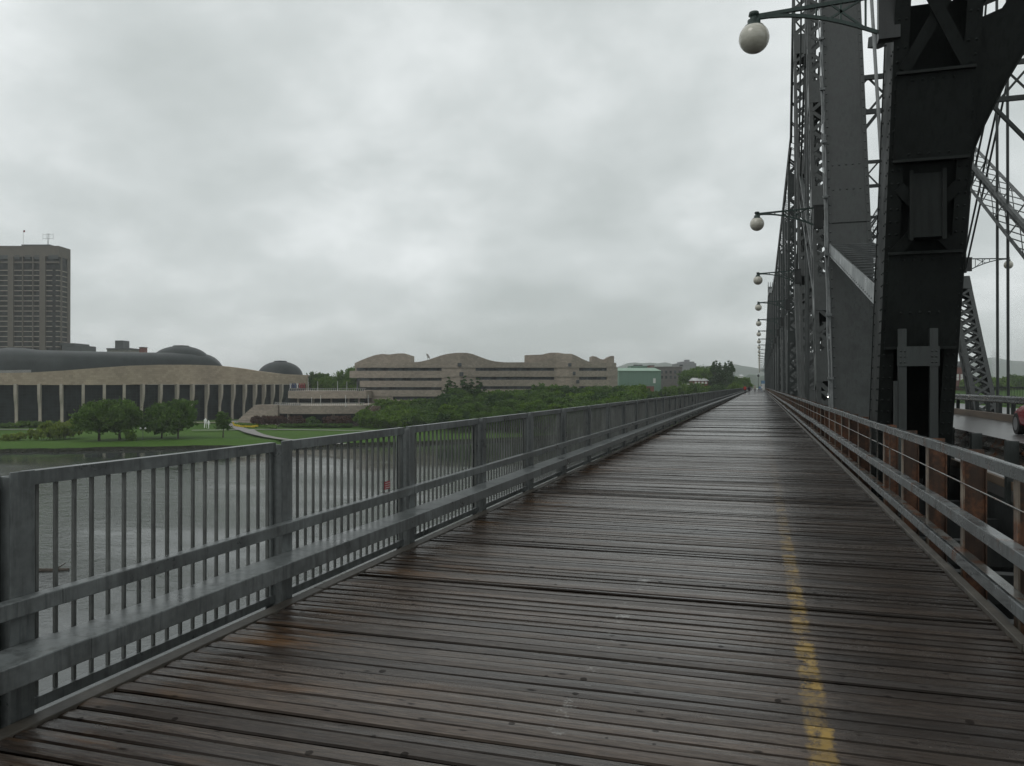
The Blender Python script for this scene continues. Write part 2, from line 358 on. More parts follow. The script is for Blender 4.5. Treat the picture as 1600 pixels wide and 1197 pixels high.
def thing(name, loc, label, cat, group=None):
    o = bpy.data.objects.new(name, None); COL.objects.link(o); o.location = loc; o.empty_display_size = .2
    WORG[o.name] = Vector(loc); return tag(o, label, cat, group)
def children(o, allo): return [c for c in allo if c.parent == o]
def copy_tree(o, loc=None, parent=None, label=None, group=None, rotz=None, scale=None, tree=None):
    c = o.copy(); COL.objects.link(c); c.parent = parent
    if loc is not None: c.location = loc
    if rotz is not None: c.rotation_euler = (0, 0, rotz)
    if scale is not None: c.scale = scale
    if label: c['label'] = label
    if group: c['group'] = group
    for ch in list(o.children): copy_tree(ch, parent=c)
    return c

# ================================================================ SETTING: river, land, hills
mb = MB(); mb.add([(-4300, -900, -14.4), (4300, -900, -14.4), (4300, 4300, -14.4), (-4300, 4300, -14.4)], [(0, 1, 2, 3)])
mb.build('river_water', 'water', kind='structure')
mb = MB(); mb.add([(-4300, -900, -16), (4300, -900, -16), (4300, 4300, -16), (-4300, 4300, -16)], [(0, 1, 2, 3)])
mb.build('riverbed', 'bank', kind='structure')
def lerp(tab, x):
    if x <= tab[0][0]: return tab[0][1]
    for (a, b_), (c_, d) in zip(tab, tab[1:]):
        if x <= c_: return b_+(d-b_)*(x-a)/(c_-a)
    return tab[-1][1]
def sst(a, b_, x):
    t = max(0, min(1, (x-a)/(b_-a))); return t*t*(3-2*t)
SHORE = [(-3500, 128), (-800, 165), (-200, 184), (0, 190), (250, 200), (450, 205), (600, 214), (750, 228), (850, 243), (1000, 275), (1187, 330), (1400, 345), (2500, 300), (4500, 220)]
def land_z(px, Z):
    z = -12.9+.6*sst(230, 300, Z)*0
    z += 7.7*sst(530, 640, px)*(1-sst(2000, 2400, px))*sst(285, 345, Z)
    z += 4.6*sst(930, 1100, px)*sst(330, 430, Z)
    z += 6.0*(1-sst(530, 640, px))*sst(420, 520, Z)
    return z
pxs = list(range(-3500, -400, 240))+list(range(-400, 1700, 22))+list(range(1700, 4600, 240))
rows = []
for px in pxs:
    Z0 = lerp(SHORE, px)+1.1*sin(px*.045)+.7*sin(px*.13)
    ks = abs((px-CX)/F); 
    rr = [G(px, Z0-2.5, -15.5), G(px, Z0, -14.45), G(px, Z0+.5, -14.1+.12*sin(px*.31)), G(px, Z0+1.4, -13.6)]
    for dz in (8, 16, 26, 40, 55, 70, 85, 100, 115, 130, 150, 175, 200, 240, 300, 400, 600, 1000, 1800, 2900, 4000):
        Z = Z0+dz; zf = min(1, 1/max(ks*.6, .001)) if Z > 3000 else 1
        Z = min(Z, 4000)*zf if Z > 2500 else Z
        rr.append(G(px, Z, land_z(px, Z)+.25*sin(px*.02+dz*.1)))
    rows.append(rr)
m_b = MB(); m_l = MB(); nr = len(rows[0])
for mbx, k0, k1 in ((m_b, 0, 3), (m_l, 3, nr-1)):
    vs = [p for r_ in rows for p in r_[k0:k1+1]]; n = k1-k0+1
    mbx.add(vs, [(i*n+k, (i+1)*n+k, (i+1)*n+k+1, i*n+k+1) for i in range(len(rows)-1) for k in range(n-1)])
m_b.build('riverbank', 'bank', kind='structure'); m_l.build('ground', 'terrain', kind='structure', smooth=True)
# hills
HILL = [(-1600, 598), (-600, 596), (0, 597), (500, 600), (800, 592), (900, 584), (950, 577), (985, 567), (1010, 566), (1050, 569), (1100, 573), (1140, 569), (1187, 575), (1300, 580), (1450, 578), (1500, 570), (1535, 558), (1570, 561), (1610, 566), (1800, 575), (2600, 580)]
vs = []; n = 7; pl = list(range(-1600, 2600, 12))
for px in pl:
    Zc = 3500/max(1, sqrt(1+((px-CX)/F)**2)*.85)
    zt = zy(lerp(HILL, px), Zc)+3*sin(px*.11)+2.5*sin(px*.23+1)+1.4*sin(px*.6)
    for k in range(n):
        t = k/(n-1)*2-1
        vs.append(G(px, Zc+t*620, -14+(zt+14)*(cos(t*pi/2)**1.3 if abs(t) < 1 else 0)))
mb = MB(); mb.add(vs, [(i*n+k, (i+1)*n+k, (i+1)*n+k+1, i*n+k+1) for i in range(len(pl)-1) for k in range(n-1)])
mb.build('hills', 'hill', kind='structure', smooth=True)
# nearer wooded ridge behind the bridge end
vs = []; pl = list(range(900, 1320, 6))
for px in pl:
    zt = zy(lerp([(900, 596), (1100, 590), (1187, 586), (1250, 584), (1320, 588)], px), 1500)+2.5*sin(px*.21)+1.6*sin(px*.5)
    for k in range(n):
        t = k/(n-1)*2-1; vs.append(G(px, 1500+t*240, -6+(zt+6)*cos(t*pi/2)))
mb = MB(); mb.add(vs, [(i*n+k, (i+1)*n+k, (i+1)*n+k+1, i*n+k+1) for i in range(len(pl)-1) for k in range(n-1)])
mb.build('wooded_ridge', 'hill', kind='structure', smooth=True)

# ================================================================ BOARDWALK
S0, S1 = -4.0, 420.0
XL, XR = -3.30, 1.53
mb = MB(); y = S0; i = 0
while y < S1:
    w = .122 + random.uniform(-.004, .004)
    if y > 70: w = .13
    gp = random.choice([.009, .010, .012, .014]) if y < 70 else .014
    dz = random.gauss(0, .0019); tl = random.gauss(0, .0028); e1 = random.uniform(-.012, .012); e2 = random.uniform(-.012, .012)
    r_ = (random.random(), random.random())
    if y < 26:
        # slightly warped board with eased edges
        ns = 8; vs = []; ch = .010
        for k in range(ns+1):
            x = XL+e1+(XR+e2-XL-e1)*k/ns; wv = random.gauss(0, .0016); zz_ = random.gauss(0, .0014)
            y0 = y+gp/2+wv; y1 = y+w-gp/2+wv*.5; z = dz+zz_
            vs += [(x, y0, z-.05), (x, y0, z-.008-tl), (x, y0+ch, z-tl), (x, (y0+y1)/2, z+.0035), (x, y1-ch, z+tl), (x, y1, z-.008+tl), (x, y1, z-.05)]
        m7 = 7; fs = [(k*m7+j, (k+1)*m7+j, (k+1)*m7+j+1, k*m7+j+1) for k in range(ns) for j in range(6)]
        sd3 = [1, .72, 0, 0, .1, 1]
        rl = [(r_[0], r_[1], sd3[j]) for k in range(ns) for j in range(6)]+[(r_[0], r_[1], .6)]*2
        fs += [tuple(range(m7)), tuple(range(ns*m7+6, ns*m7-1, -1))]
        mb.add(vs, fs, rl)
    else:
        a0 = (XL+e1, y+gp/2); 
        mb.hexa([(XL+e1, y+gp/2, -.05), (XR+e2, y+gp/2, -.05), (XR+e2, y+w-gp/2, -.05), (XL+e1, y+w-gp/2, -.05)],
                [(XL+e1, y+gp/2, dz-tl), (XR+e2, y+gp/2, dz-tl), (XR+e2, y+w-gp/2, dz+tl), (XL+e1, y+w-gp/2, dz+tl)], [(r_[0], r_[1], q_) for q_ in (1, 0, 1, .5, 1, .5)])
    y += w
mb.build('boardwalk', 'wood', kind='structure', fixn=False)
mb = MB(); y = S0
while y < S1:
    l = 4.8; o = random.uniform(-.004, .004)
    mb.box(XL-.105+o, XL-.004+o, y+.01, y+l-.01, -.12, .012)
    mb.box(XR+.004+o, XR+.075+o, y+.01, y+l-.01, -.12, .035)
    y += l
mb.build('boardwalk_edge', 'curb', kind='structure', bevel=.004)
mb = MB()
for x in (-3.2, -2.0, -.8, .4, 1.35): mb.box(x-.08, x+.08, S0, S1, -.5, -.055)
mb.build('boardwalk_stringers', 'steel_dark', kind='structure')

# ================================================================ LEFT FENCE
FEN = thing('railing_fence', (-3.42, 2.86, 0), 'galvanised picket railing with two long rails along the river side of the boardwalk', 'railing')
SPC = 2.27; NP = 96; FS = 2.925
def ipost(mb, y, x0=-3.42, d=.15, w=.135, z0=-.25, z1=1.205, t=.012):
    mb.box(x0-t, x0, y, y+w, z0, z1); mb.box(x0-d, x0-d+t, y, y+w, z0, z1-.03)
    mb.box(x0-d+t+.002, x0-t-.002, y+w/2-t/2, y+w/2+t/2, z0, z1-.03)
def panel(mb, y0):
    a = y0+.15; b_ = y0+SPC-.012; x = -3.50
    mb.box(x-.03, x+.03, a-.004, b_, 1.125, 1.195); mb.box(x-.02, x+.025, a, b_, -.005, .052)
    mb.box(x-.011, x+.011, a+.004, a+.024, .03, 1.14); mb.box(x-.011, x+.011, b_-.028, b_-.008, .03, 1.14)
def pickets(mb, y0):
    a = y0+.15; b_ = y0+SPC-.012; x = -3.50; n = 18
    for k in range(n):
        yy = a+.062+(b_-a-.124)*k/(n-1); mb.box(x-.0088, x+.0088, yy-.0088, yy+.0088, .0535, 1.1235)
pm = MB(); ipost(pm, FS); p0 = pm.build('post', 'galv', FEN, bevel=.003)
nm = MB(); panel(nm, FS); n0 = nm.build('picket_panel', 'galv', FEN)
nm = MB(); pickets(nm, FS); q0 = nm.build('pickets', 'galv_dark', n0)
for k in range(-2, NP):
    if k == 0: continue
    c = p0.copy(); COL.objects.link(c); c.location = (0, SPC*k, 0)
    if k > 12: c.modifiers.clear()
    c = n0.copy(); COL.objects.link(c); c.location = (0, SPC*k, 0)
    d = q0.copy(); COL.objects.link(d); d.parent = c
pm = MB(); nm = MB()
for k in range(NP, int((S1-2.86)/SPC)): ipost(pm, FS+SPC*k); panel(nm, FS+SPC*k); pickets(nm, FS+SPC*k)
pm.build('posts', 'galv', FEN, kind='stuff'); nm.build('picket_panels', 'galv', FEN, kind='stuff')
yy = S0; k = 0
for (nmn, x0, x1, z0, z1, ln) in (('upper_rail', -3.418, -3.35, .52, .60, 4.28), ('lower_rail', -3.418, -3.17, .262, .37, 4.28)):
    y = 2.86+.3-ln*2; mb = MB()
    while y < S1:
        o = random.uniform(-.003, .003)
        mb.box(x0, x1+o, y+.002, y+ln-.002, z0+o, z1+o); y += ln
    mb.build(nmn, 'galv', FEN, bevel=.006)
# small red notice on two pickets
o = MB(); s_c = 7.09
o.box(-3.487, -3.484, s_c-.06, s_c+.06, .61, .685)
nb = o.build('notice_tag', simple('red_notice', (.25, .02, .025), .5, .2, 30), FEN)
o = MB()
random.seed(3)
for r_ in range(3):
    z = .672-.022*r_; y = s_c-.05
    while y < s_c+.036:
        l = random.uniform(.012, .028); o.box(-3.4835, -3.4825, y, y+l, z-.008, z); y += l+.008
o.build('lettering', 'white', nb)
random.seed(11)

# ================================================================ RIGHT RAILING
RR = thing('guard_railing', (1.62, 6.4, 0), 'rust streaked steel railing with two low wet rails on the truss side of the boardwalk', 'railing')
def rpost(mb, y):
    mb.box(1.7365, 1.90, y+.012, y+.024, -.45, 1.055); mb.box(1.9015, 1.912, y-.03, y+.06, -.45, .96)
def rflange(mb, y): mb.box(1.722, 1.736, y-.035, y+.065, -.45, 1.06)
pm = MB(); rpost(pm, 6.4); p0 = pm.build('post', 'rust', RR)
pm = MB(); rflange(pm, 6.4); pf = pm.build('flange', 'rust_pale', p0)
NRP = 98
skip = (5,)
for k in range(-4, NRP):
    if k == 0 or k in skip: continue
    c = p0.copy(); COL.objects.link(c); c.location = (0, 1.57*k, 0)
    d = pf.copy(); COL.objects.link(d); d.parent = c
pm = MB()
for k in range(NRP, int((S1-6.4)/1.57)): rpost(pm, 6.4+1.57*k)
pm.build('posts', 'rust', RR, kind='stuff')
def longrail(name, x0, x1, z0, z1, ln, mat, jit=.006, bev=.006):
    mb = MB(); y = S0; dz = 0; dx = 0
    while y < S1:
        dz2 = random.uniform(-jit, jit); dx2 = random.uniform(-jit, jit)
        mb.hexa([(x0+dx, y+.002, z0+dz), (x1+dx, y+.002, z0+dz), (x1+dx2, y+ln-.002, z0+dz2), (x0+dx2, y+ln-.002, z0+dz2)],
                [(x0+dx, y+.002, z1+dz), (x1+dx, y+.002, z1+dz), (x1+dx2, y+ln-.002, z1+dz2), (x0+dx2, y+ln-.002, z1+dz2)])
        dz = dz2; dx = dx2; y += ln
    return mb.build(name, mat, RR, bevel=bev)
longrail('upper_rail', 1.62, 1.719, .42, .52, 6.28, 'galv_wet', .012)
longrail('lower_rail', 1.62, 1.719, .09, .185, 6.28, 'galv_wet', .006)
longrail('rail_shelf', 1.56+.165, 1.92, .16, .178, 6.28, 'rail_dirty', .004, 0) if False else None
longrail('dirt_strip', 1.636, 1.717, .192, .196, 6.28, 'rail_dirty', 0, 0)
longrail('top_rail', 1.668, 1.720, .975, 1.07, 3.14, 'galv_wet', .006)
mb = MB(); mb.path([(1.715, S0, .76), (1.715, S1, .76)], .006, 6); mb.build('cable', 'rail_dirty', RR)
mb = MB()
for s_ in (12.0, 13.2, 14.0): mb.box(1.70, 1.716, s_, s_+.016, -.1, .97)
mb.build('thin_stanchion', 'rail_dirty', RR)
# steelwork below, between walk and road
mb = MB(); mb.box(1.72, 1.90, S0, 400, -1.1, -.28); mb.box(1.63, 1.72, S0, 400, -.62, -.60)
y = S0
while y < 400: mb.box(1.91, 3.55, y, y+.16, -.62, -.32); y += 1.9
mb.box(3.3, 3.42, S0, 400, -1.4, .025); mb.box(9.6, 9.8, S0, 400, -1.4, .025)
mb.build('underdeck_beams', 'steel_dark', kind='structure')
mb = MB(); mb.box(3.30, 9.9, S0, 420, .03, .18); mb.build('road', 'asphalt', kind='structure')
mb = MB(); mb.box(9.55, 9.82, S0, 420, .184, .45); mb.box(3.30, 3.36, S0, 420, .184, .30); mb.build('road_kerb', 'timber', kind='structure')
mb = MB(); mb.box(11.3, 14.6, S0, 420, .05, .28); mb.build('far_walkway', 'asphalt', kind='structure')
mb = MB()
for s_ in range(0, 26): mb.box(-3.4, 14.6, 14+15.1*s_-.25, 14+15.1*s_+.25, -1.5, -.52)
mb.build('floor_beams', 'steel_dark', kind='structure')

def wbeam(name, x, face, ztop, s0, s1, label, post_far):
    root = thing(name, (x, s0, .18), label, 'guardrail')
    mb = MB(); pr = [(0, 0), (.03, .02), (.075, .055), (.075, .10), (.02, .14), (.02, .17), (.075, .21), (.075, .255), (.03, .29), (0, .31)]
    vs = []
    for yy in (s0, s1):
        for d, h in pr: vs.append((x-face*d, yy, ztop-.31+h))
        for d, h in reversed(pr): vs.append((x-face*(d-.006), yy, ztop-.31+h))
    n = len(pr)*2
    mb.add(vs, [(i, (i+1) % n, n+(i+1) % n, n+i) for i in range(n)])
    mb.build('beam', 'galv_wet' if post_far else 'rail_dirty', root, smooth=False)
    pm = MB(); pm.box(min(x+face*.02, x+face*.17), max(x+face*.02, x+face*.17), s0+.2, s0+.32, .0, ztop+.02); p0 = pm.build('post', 'steel', root)
    n = min(96, int((s1-s0-.5)/1.9))
    for k in range(1, n):
        c = p0.copy(); COL.objects.link(c); c.location = (0, 1.9*k, 0)
    if int((s1-s0-.5)/1.9) > n:
        pm = MB()
        for k in range(n, int((s1-s0-.5)/1.9)): pm.box(min(x+face*.02, x+face*.17), max(x+face*.02, x+face*.17), s0+.2+1.9*k, s0+.32+1.9*k, .0, ztop+.02)
        pm.build('posts', 'steel', root, kind='stuff')
    return root
wbeam('road_guardrail', 3.42, -1, .84, -2.9, 418, 'corrugated rust stained guardrail on the near side of the road, its back towards the boardwalk', False)
wbeam('road_guardrail', 9.80, 1, 1.20, -3, 418, 'tall corrugated guardrail behind the brown kerb on the far side of the road', True)
fr = thing('railing_fence', (14.45, 0, .3), 'grey railing along the far outer edge of the bridge beyond the second truss', 'railing')
mb = MB()
y = 0
while y < 300: mb.box(14.44, 14.46, y, y+.02, .35, 1.5); y += .3 if y < 120 else .6
mb.build('pickets', 'steel', fr, kind='stuff')
mb = MB(); mb.box(14.42, 14.48, 0, 300, 1.5, 1.56); mb.box(14.42, 14.48, 0, 300, .42, .46); mb.build('rails', 'steel', fr)

# ================================================================ TRUSSES
TOPH = [(-5, 24), (10, 26), (40, 30), (51, 28), (56.5, 18), (78, 17.2), (110, 16.6), (140, 17.5), (175, 21.5), (200, 23.5), (207, 24.5), (214, 23.5), (240, 21), (280, 17), (330, 15), (372, 13)]
def toph(s_): return lerp(TOPH, s_)
def rivets(mb, p, q, n_, outv, sp=.22, r=.022):
    r *= 1.3
    p = Vector(p); q = Vector(q); L_ = (q-p).length; d = (q-p)/L_; outv = Vector(outv).normalized(); a = outv.cross(d).normalized()
    k = int(L_/sp)
    for i in range(k):
        c = p+d*(sp*(i+.5)); vs = [c+(a*cos(t)+d*sin(t))*r for t in (0, 1.047, 2.094, 3.142, 4.189, 5.236)]
        vs.append(c+outv*r*.7)
        mb.add(vs, [(j, (j+1) % 6, 6) for j in range(6)])
def lattice(mb, p, q, a0, a1, d, fl=.10, pitch=.75, face_x=True, lw=.07, both=True, batt=None, inset=.0):
    """laced box member from p=(s,z) to q=(s,z): legs are angles at its four corners, lacing on the faces toward the viewer (front/back) and sides"""
    ps, pz = p; qs, qz = q; ln = sqrt((qs-ps)**2+(qz-pz)**2); ds, dz = (qs-ps)/ln, (qz-pz)/ln
    ns, nz = dz, -ds        # normal in the s-z plane (towards +s when vertical)
    def pt(a, t, off): return Vector((a, ps+ds*t+ns*off, pz+dz*t+nz*off))
    up = Vector((0, ns, nz))
    for a in (a0+fl/2, a1-fl/2):
        for off in (-d/2+.012, d/2-.012): mb.bar(pt(a, 0, off), pt(a, ln, off), fl, .024, up)
    for a in (a0+.012, a1-.012):
        for off in (-d/2+fl/2+.026, d/2-fl/2-.026): mb.bar(pt(a, 0, off), pt(a, ln, off), .024, fl, up)
    k = max(1, int(ln/pitch)); st = ln/k
    for i in range(k):
        for off in (-d/2, d/2):
            A = pt(a0+fl*.6, st*i, off); B = pt(a1-fl*.6, st*(i+1), off); C = pt(a1-fl*.6, st*i, off); D = pt(a0+fl*.6, st*(i+1), off)
            mb.bar(A, B, lw, .014, up)
            if both: mb.bar(C+up*.016, D+up*.016, lw, .014, up)
        if face_x:
            for a in (a0+.03, a1-.03):
                A = pt(a, st*i, -d/2+fl*.6); B = pt(a, st*(i+1), d/2-fl*.6)
                if i % 2: A = pt(a, st*i, d/2-fl*.6); B = pt(a, st*(i+1), -d/2+fl*.6)
                mb.bar(A, B, lw, .014, Vector((1, 0, 0)))
    for (t, hgt) in (batt or []):
        mb.hexa([pt(a0-.004, t, -d/2-.01), pt(a1+.004, t, -d/2-.01), pt(a1+.004, t, d/2+.01), pt(a0-.004, t, d/2+.01)],
                [pt(a0-.004, t+hgt, -d/2-.01), pt(a1+.004, t+hgt, -d/2-.01), pt(a1+.004, t+hgt, d/2+.01), pt(a0-.004, t+hgt, d/2+.01)])
def rods(mb, p, q, avals, r=.03):
    for a in avals: mb.tube((a, p[0], p[1]), (a, q[0], q[1]), r, r, 6, False)

def truss(a0, a1, out, label, near):
    """out=-1: outer side is a0 (towards the boardwalk)"""
    root = thing('bridge_truss', ((a0+a1)/2, 14, 0), label, 'bridge truss')
    w = a1-a0
    # --- end pylon: leaning towards the viewer: spine (s,z)
    def pylon_s(z): return 15.35-.318*z if z < 9 else 12.49-.25*(z-9)
    dpt = 1.05
    ns_ = 14; zs = [-1.4+(22+1.4)*i/ns_ for i in range(ns_+1)]
    mb = MB()
    for aa, bb in ((a0, a0+.035), (a1-.035, a1)):       # side webs
        for i in range(ns_):
            z0, z1 = zs[i], zs[i+1]; s0_, s1_ = pylon_s(z0), pylon_s(z1)
            mb.hexa([(aa, s0_, z0), (bb, s0_, z0), (bb, s0_+dpt, z0), (aa, s0_+dpt, z0)], [(aa, s1_, z1), (bb, s1_, z1), (bb, s1_+dpt, z1), (aa, s1_+dpt, z1)])
    def fplate(mb, x0, x1, z0, z1, off=0., th=.02):
        mb.hexa([(x0, pylon_s(z0)+off, z0), (x1, pylon_s(z0)+off, z0), (x1, pylon_s(z0)+off+th, z0), (x0, pylon_s(z0)+off+th, z0)],
                [(x0, pylon_s(z1)+off, z1), (x1, pylon_s(z1)+off, z1), (x1, pylon_s(z1)+off+th, z1), (x0, pylon_s(z1)+off+th, z1)])
    fa = .20
    for zi in range(ns_):
        z0, z1 = zs[zi], zs[zi+1]
        for off in (-.022, dpt+.002):
            fplate(mb, a0-.012, a0+fa, z0, z1-.001, off); fplate(mb, a1-fa, a1+.012, z0, z1-.001, off)
    # front plates (solid) and openings
    for (z0, z1, off) in ((2.25, 3.75, -.045), (5.12, 6.35, -.05), (-1.3, -.1, -.045), (10.5, 11.5, -.045), (15, 16, -.045), (19.5, 21, -.045)):
        fplate(mb, a0+.05, a1-.05, z0, z1, off)
    for (z0, z1) in ((-.1, 3.0), (11.5, 15), (3.0, 6.6)): fplate(mb, a0+fa, a1-fa, z0, z1-.002, dpt-.03)
    fplate(mb, a0+.04, a1-.04, 6.36, 7.4, .35); fplate(mb, a0+.04, a1-.04, 8.15, 11, .35); fplate(mb, a0+.04, a1-.04, 3.76, 5.11, .10)
    for (z0, z1) in ((2.25, 3.75), (5.12, 6.35)):
        for z in (z0, z1): mb.box(a0+.04, a1-.04, pylon_s(z)-.11, pylon_s(z)-.047, z-.022, z+.022)
    # lacing in X over openings
    for (z0, z1) in ((6.4, 7.9), (7.9, 9.2), (9.2, 10.45), (3.78, 4.75), (11.6, 13.2), (13.3, 14.9), (16.1, 17.6), (17.7, 19.4)):
        for sgn in (1, -1):
            x0, x1 = (a0+.15, a1-.15) if sgn > 0 else (a1-.15, a0+.15)
            mb.bar((x0, pylon_s(z0)-.05+.016*sgn, z0), (x1, pylon_s(z1)-.05+.016*sgn, z1), .17, .014, (0, 1, .3))
    rv = rivets
    for z0, z1 in ((-1.2, 3), (3, 7), (7, 12)):
        for x in (a0+.05, a0+.15, a1-.15, a1-.05):
            rv(mb, (x, pylon_s(z0)-.024, z0), (x, pylon_s(z1)-.024, z1), 0, (0, -1, 0), .2, .02)
        if out < 0:
            for o_ in (.1, .25, .9): rv(mb, (a0-.001, pylon_s(z0)+o_, z0), (a0-.001, pylon_s(z1)+o_, z1), 0, (-1, 0, 0), .2, .02)
    for z in (2.82, 3.65, 5.22, 6.25): rv(mb, (a0+.2, pylon_s(z)-.052, z), (a1-.2, pylon_s(z)-.052, z), 0, (0, -1, 0), .14, .02)
    mb.build('end_pylon', 'steel_shaded', root)
    mb = MB()   # hanger box inside the pylon opening
    mb.box(a0+.32, a1-.34, pylon_s(4.9)-.0, pylon_s(4.9)+.3, 3.95, 4.95); mb.box(a0+.30, a0+.35, pylon_s(4.9)-.03, pylon_s(4.9)+.0, 3.9, 5.0); mb.box(a1-.39, a1-.33, pylon_s(4.9)-.03, pylon_s(4.9), 3.9, 5.0)
    mb.build('hanger_box', 'steel_shaded', root)
    if near:
        mb = MB(); s_h = 14.25
        mb.box(2.16, 2.28, s_h, s_h+.1, -.6, 2.55); mb.box(2.62, 2.74, s_h, s_h+.1, -.6, 2.55); mb.box(2.14, 2.76, s_h-.018, s_h-.002, 1.94, 2.26)
        mb.box(2.10, 2.16, s_h+.03, s_h+.12, -.6, 1.7)
        for x in (2.19, 2.25, 2.65, 2.71): rv(mb, (x, s_h-.02, 1.96), (x, s_h-.02, 2.24), 0, (0, -1, 0), .09, .016)
        mb.build('support_frame', 'steel', root)
    # --- second solid member leaning away
    def m2(z): return 23.35+.31*max(z, -2)
    dp2 = .75; mb = MB()
    def sk(x0, x1, z0, z1, o0, o1): mb.hexa([(x0, m2(z0)+o0, z0), (x1, m2(z0)+o0, z0), (x1, m2(z0)+o1, z0), (x0, m2(z0)+o1, z0)], [(x0, m2(z1)+o0, z1), (x1, m2(z1)+o0, z1), (x1, m2(z1)+o1, z1), (x0, m2(z1)+o1, z1)])
    zt2 = 27
    sk(a0, a1, -1.4, zt2, 0, .03); sk(a0, a1, -1.4, zt2, dp2, dp2+.03)
    sk(a0-.012, a0+.10, -1.4, zt2, -.02, -.001); sk(a1-.10, a1+.012, -1.4, zt2, -.02, -.001)
    z = -1.2
    while z < zt2-1: sk(a0+.03, a0+.05, z, z+.35, .1, dp2-.1); z += .8
    for x in (a0+.05, a1-.05): rv(mb, (x, m2(0)-.022, 0), (x, m2(18)-.022, 18), 0, (0, -1, 0), .3, .026)
    for i in range(9):
        for j in range(5):
            x = a0+.2+j*(w-.4)/4+(.06 if i % 2 else -.03); zz_ = 6.7+i*.2
            rv(mb, (x, m2(zz_)-.002, zz_-.05), (x, m2(zz_)-.002, zz_+.05), 0, (0, -1, 0), .1, .026)
    sk(a0+.01, a1-.01, 6.45, 6.5, -.03, -.002)
    mb.build('plated_diagonal', 'steel', root)
    # --- short laced strut between them
    P0, P1 = (24.9, 5.75), (15.4, 3.4)
    mb = MB()
    for x in (a0-.016, a1-.03): mb.bar((x+.02, P0[0], P0[1]-.16), (x+.02, P1[0], P1[1]-.16), .03, .34, (0, 0, 1))
    L_ = 34
    for i in range(L_):
        t0, t1 = i/L_, (i+1)/L_; s0_, z0_ = P0[0]+(P1[0]-P0[0])*t0, P0[1]+(P1[1]-P0[1])*t0; s1_, z1_ = P0[0]+(P1[0]-P0[0])*t1, P0[1]+(P1[1]-P0[1])*t1
        A, B = (a0+.04, s0_, z0_-.02), (a1-.04, s1_, z1_-.02)
        if i % 2: A, B = (a1-.04, s0_, z0_-.02), (a0+.04, s1_, z1_-.02)
        mb.bar(A, B, .075, .014, (0, 0, 1))
    mb.box(a0+.03, a1-.03, P1[0]+.3, P0[0]-.3, 2.9, 2.91) if False else None
    rv(mb, (a0-.012, P0[0], P0[1]-.27), (a0-.012, P1[0], P1[1]-.27), 0, (-1, 0, 0), .3, .018)
    mb.build('laced_strut', 'steel_light', root)
    # --- laced columns
    mb = MB(); lattice(mb, (30.0, -1.2), (38.2, 21), a0, a1, 1.0, .15, .95, lw=.15, batt=[(3.0, 1.2), (5.8, 1.4), (10.2, 1.0), (15.2, 1.1)]); mb.build('laced_column', 'steel', root)
    mb = MB(); lattice(mb, (43.6, -1.2), (50.0, 7.2), a0+.02, a1-.02, .8, .2, .66, lw=.13, batt=[(10.0, .95)]); mb.build('laced_column', 'steel', root)
    if near:
        mb = MB(); lattice(mb, (40.5, -1.2), (52.0, 26), a0, a1, .9, .13, 1.0, lw=.17, both=False, batt=[(2, .6), (9, 1.0), (15.5, 1.0), (24.0, 1.5)]); mb.build('laced_column', 'steel', root)
    mb = MB(); lattice(mb, (49.5, 14.5), (32.5, 5.0), a0+.1, a1-.1, 1.25, .16, 1.2, both=False, lw=.09); mb.build('laced_strut', 'steel', root)
    mb = MB(); rods(mb, (50.4, 8.0), (40.5, 17.5), (a0+.15, a0+.35, a1-.35, a1-.15), .05); rods(mb, (50.4, 8), (52.0, 27), (a0+.1, a1-.1), .05)
    rods(mb, (50.4, 8.1), (43.5, 27), (a0+.2, a0+.5, a1-.5, a1-.2), .05)
    rods(mb, (41, -.5), (41, 26), (a0+.2,), .06); rods(mb, (39.4, -.5), (39.4, 26), (a0+.2,), .06)
    mb.build('eyebars', 'steel', root)
    # --- regular panels further on
    s_ = 60.5; k = 0
    while s_ < 372:
        ht = toph(s_); h2 = toph(s_+7.5)
        mb = MB()
        if s_ < 125:
            lattice(mb, (s_-1.5 if k % 2 else s_+1.5, -1.2), (s_, ht), a0, a1, .9, .15, .9, lw=.13, batt=[(6, .9), (ht-1.2, 1.4)])
        else:
            lattice(mb, (s_, -1.2), (s_, ht), a0, a1, .8, .14, 1.6, both=False, face_x=False, batt=[(6, .9)])
        mb.build('laced_column', 'steel', root)
        mb = MB()
        if s_ < 125: lattice(mb, (s_+3.5, -1.2), (s_+8.5, 7.2), a0+.02, a1-.02, .7, .13, .75, lw=.11, batt=[(8.0, .9)], face_x=False)
        else: mb.bar(((a0+a1)/2, s_+3.5, -1.2), ((a0+a1)/2, s_+8.5, 7.2), w*.9, .12, (0, 1, 0))
        mb.build('laced_column', 'steel', root)
        mb = MB(); rods(mb, (s_+8.6, 8), (s_+14.5, toph(s_+15)-.5), (a0+.15, a0+.4, a1-.4, a1-.15), .04); rods(mb, (s_+8.6, 8), (s_+2, ht-.3), (a0+.2, a1-.2), .04)
        rods(mb, (s_+7.5, -.5), (s_+7.5, h2-.2), (a0+.1, a0+.3, a1-.1), .03)
        mb.build('eyebars', 'steel', root)
        s_ += 15.1; k += 1
    # --- top chord
    mb = MB(); ks = [8, 28, 45, 51, 56.5, 60.5]+[60.5+7.55*i for i in range(1, 42)]
    for sa, sb_ in zip(ks, ks[1:]):
        ha, hb = toph(sa), toph(sb_)
        if sa < 100: lattice(mb, (sa, ha), (sb_, hb), a0, a1, .8, .14, 1.2, both=False)
        else:
            for a in (a0+.1, a1-.1): mb.bar((a, sa, ha), (a, sb_, hb), .2, .7, (0, 0, 1))
    mb.build('top_chord', 'steel', root)
    # peak finial of the far tower
    mb = MB(); mb.box(a0, a1, 205.5, 208.5, 23, 26)
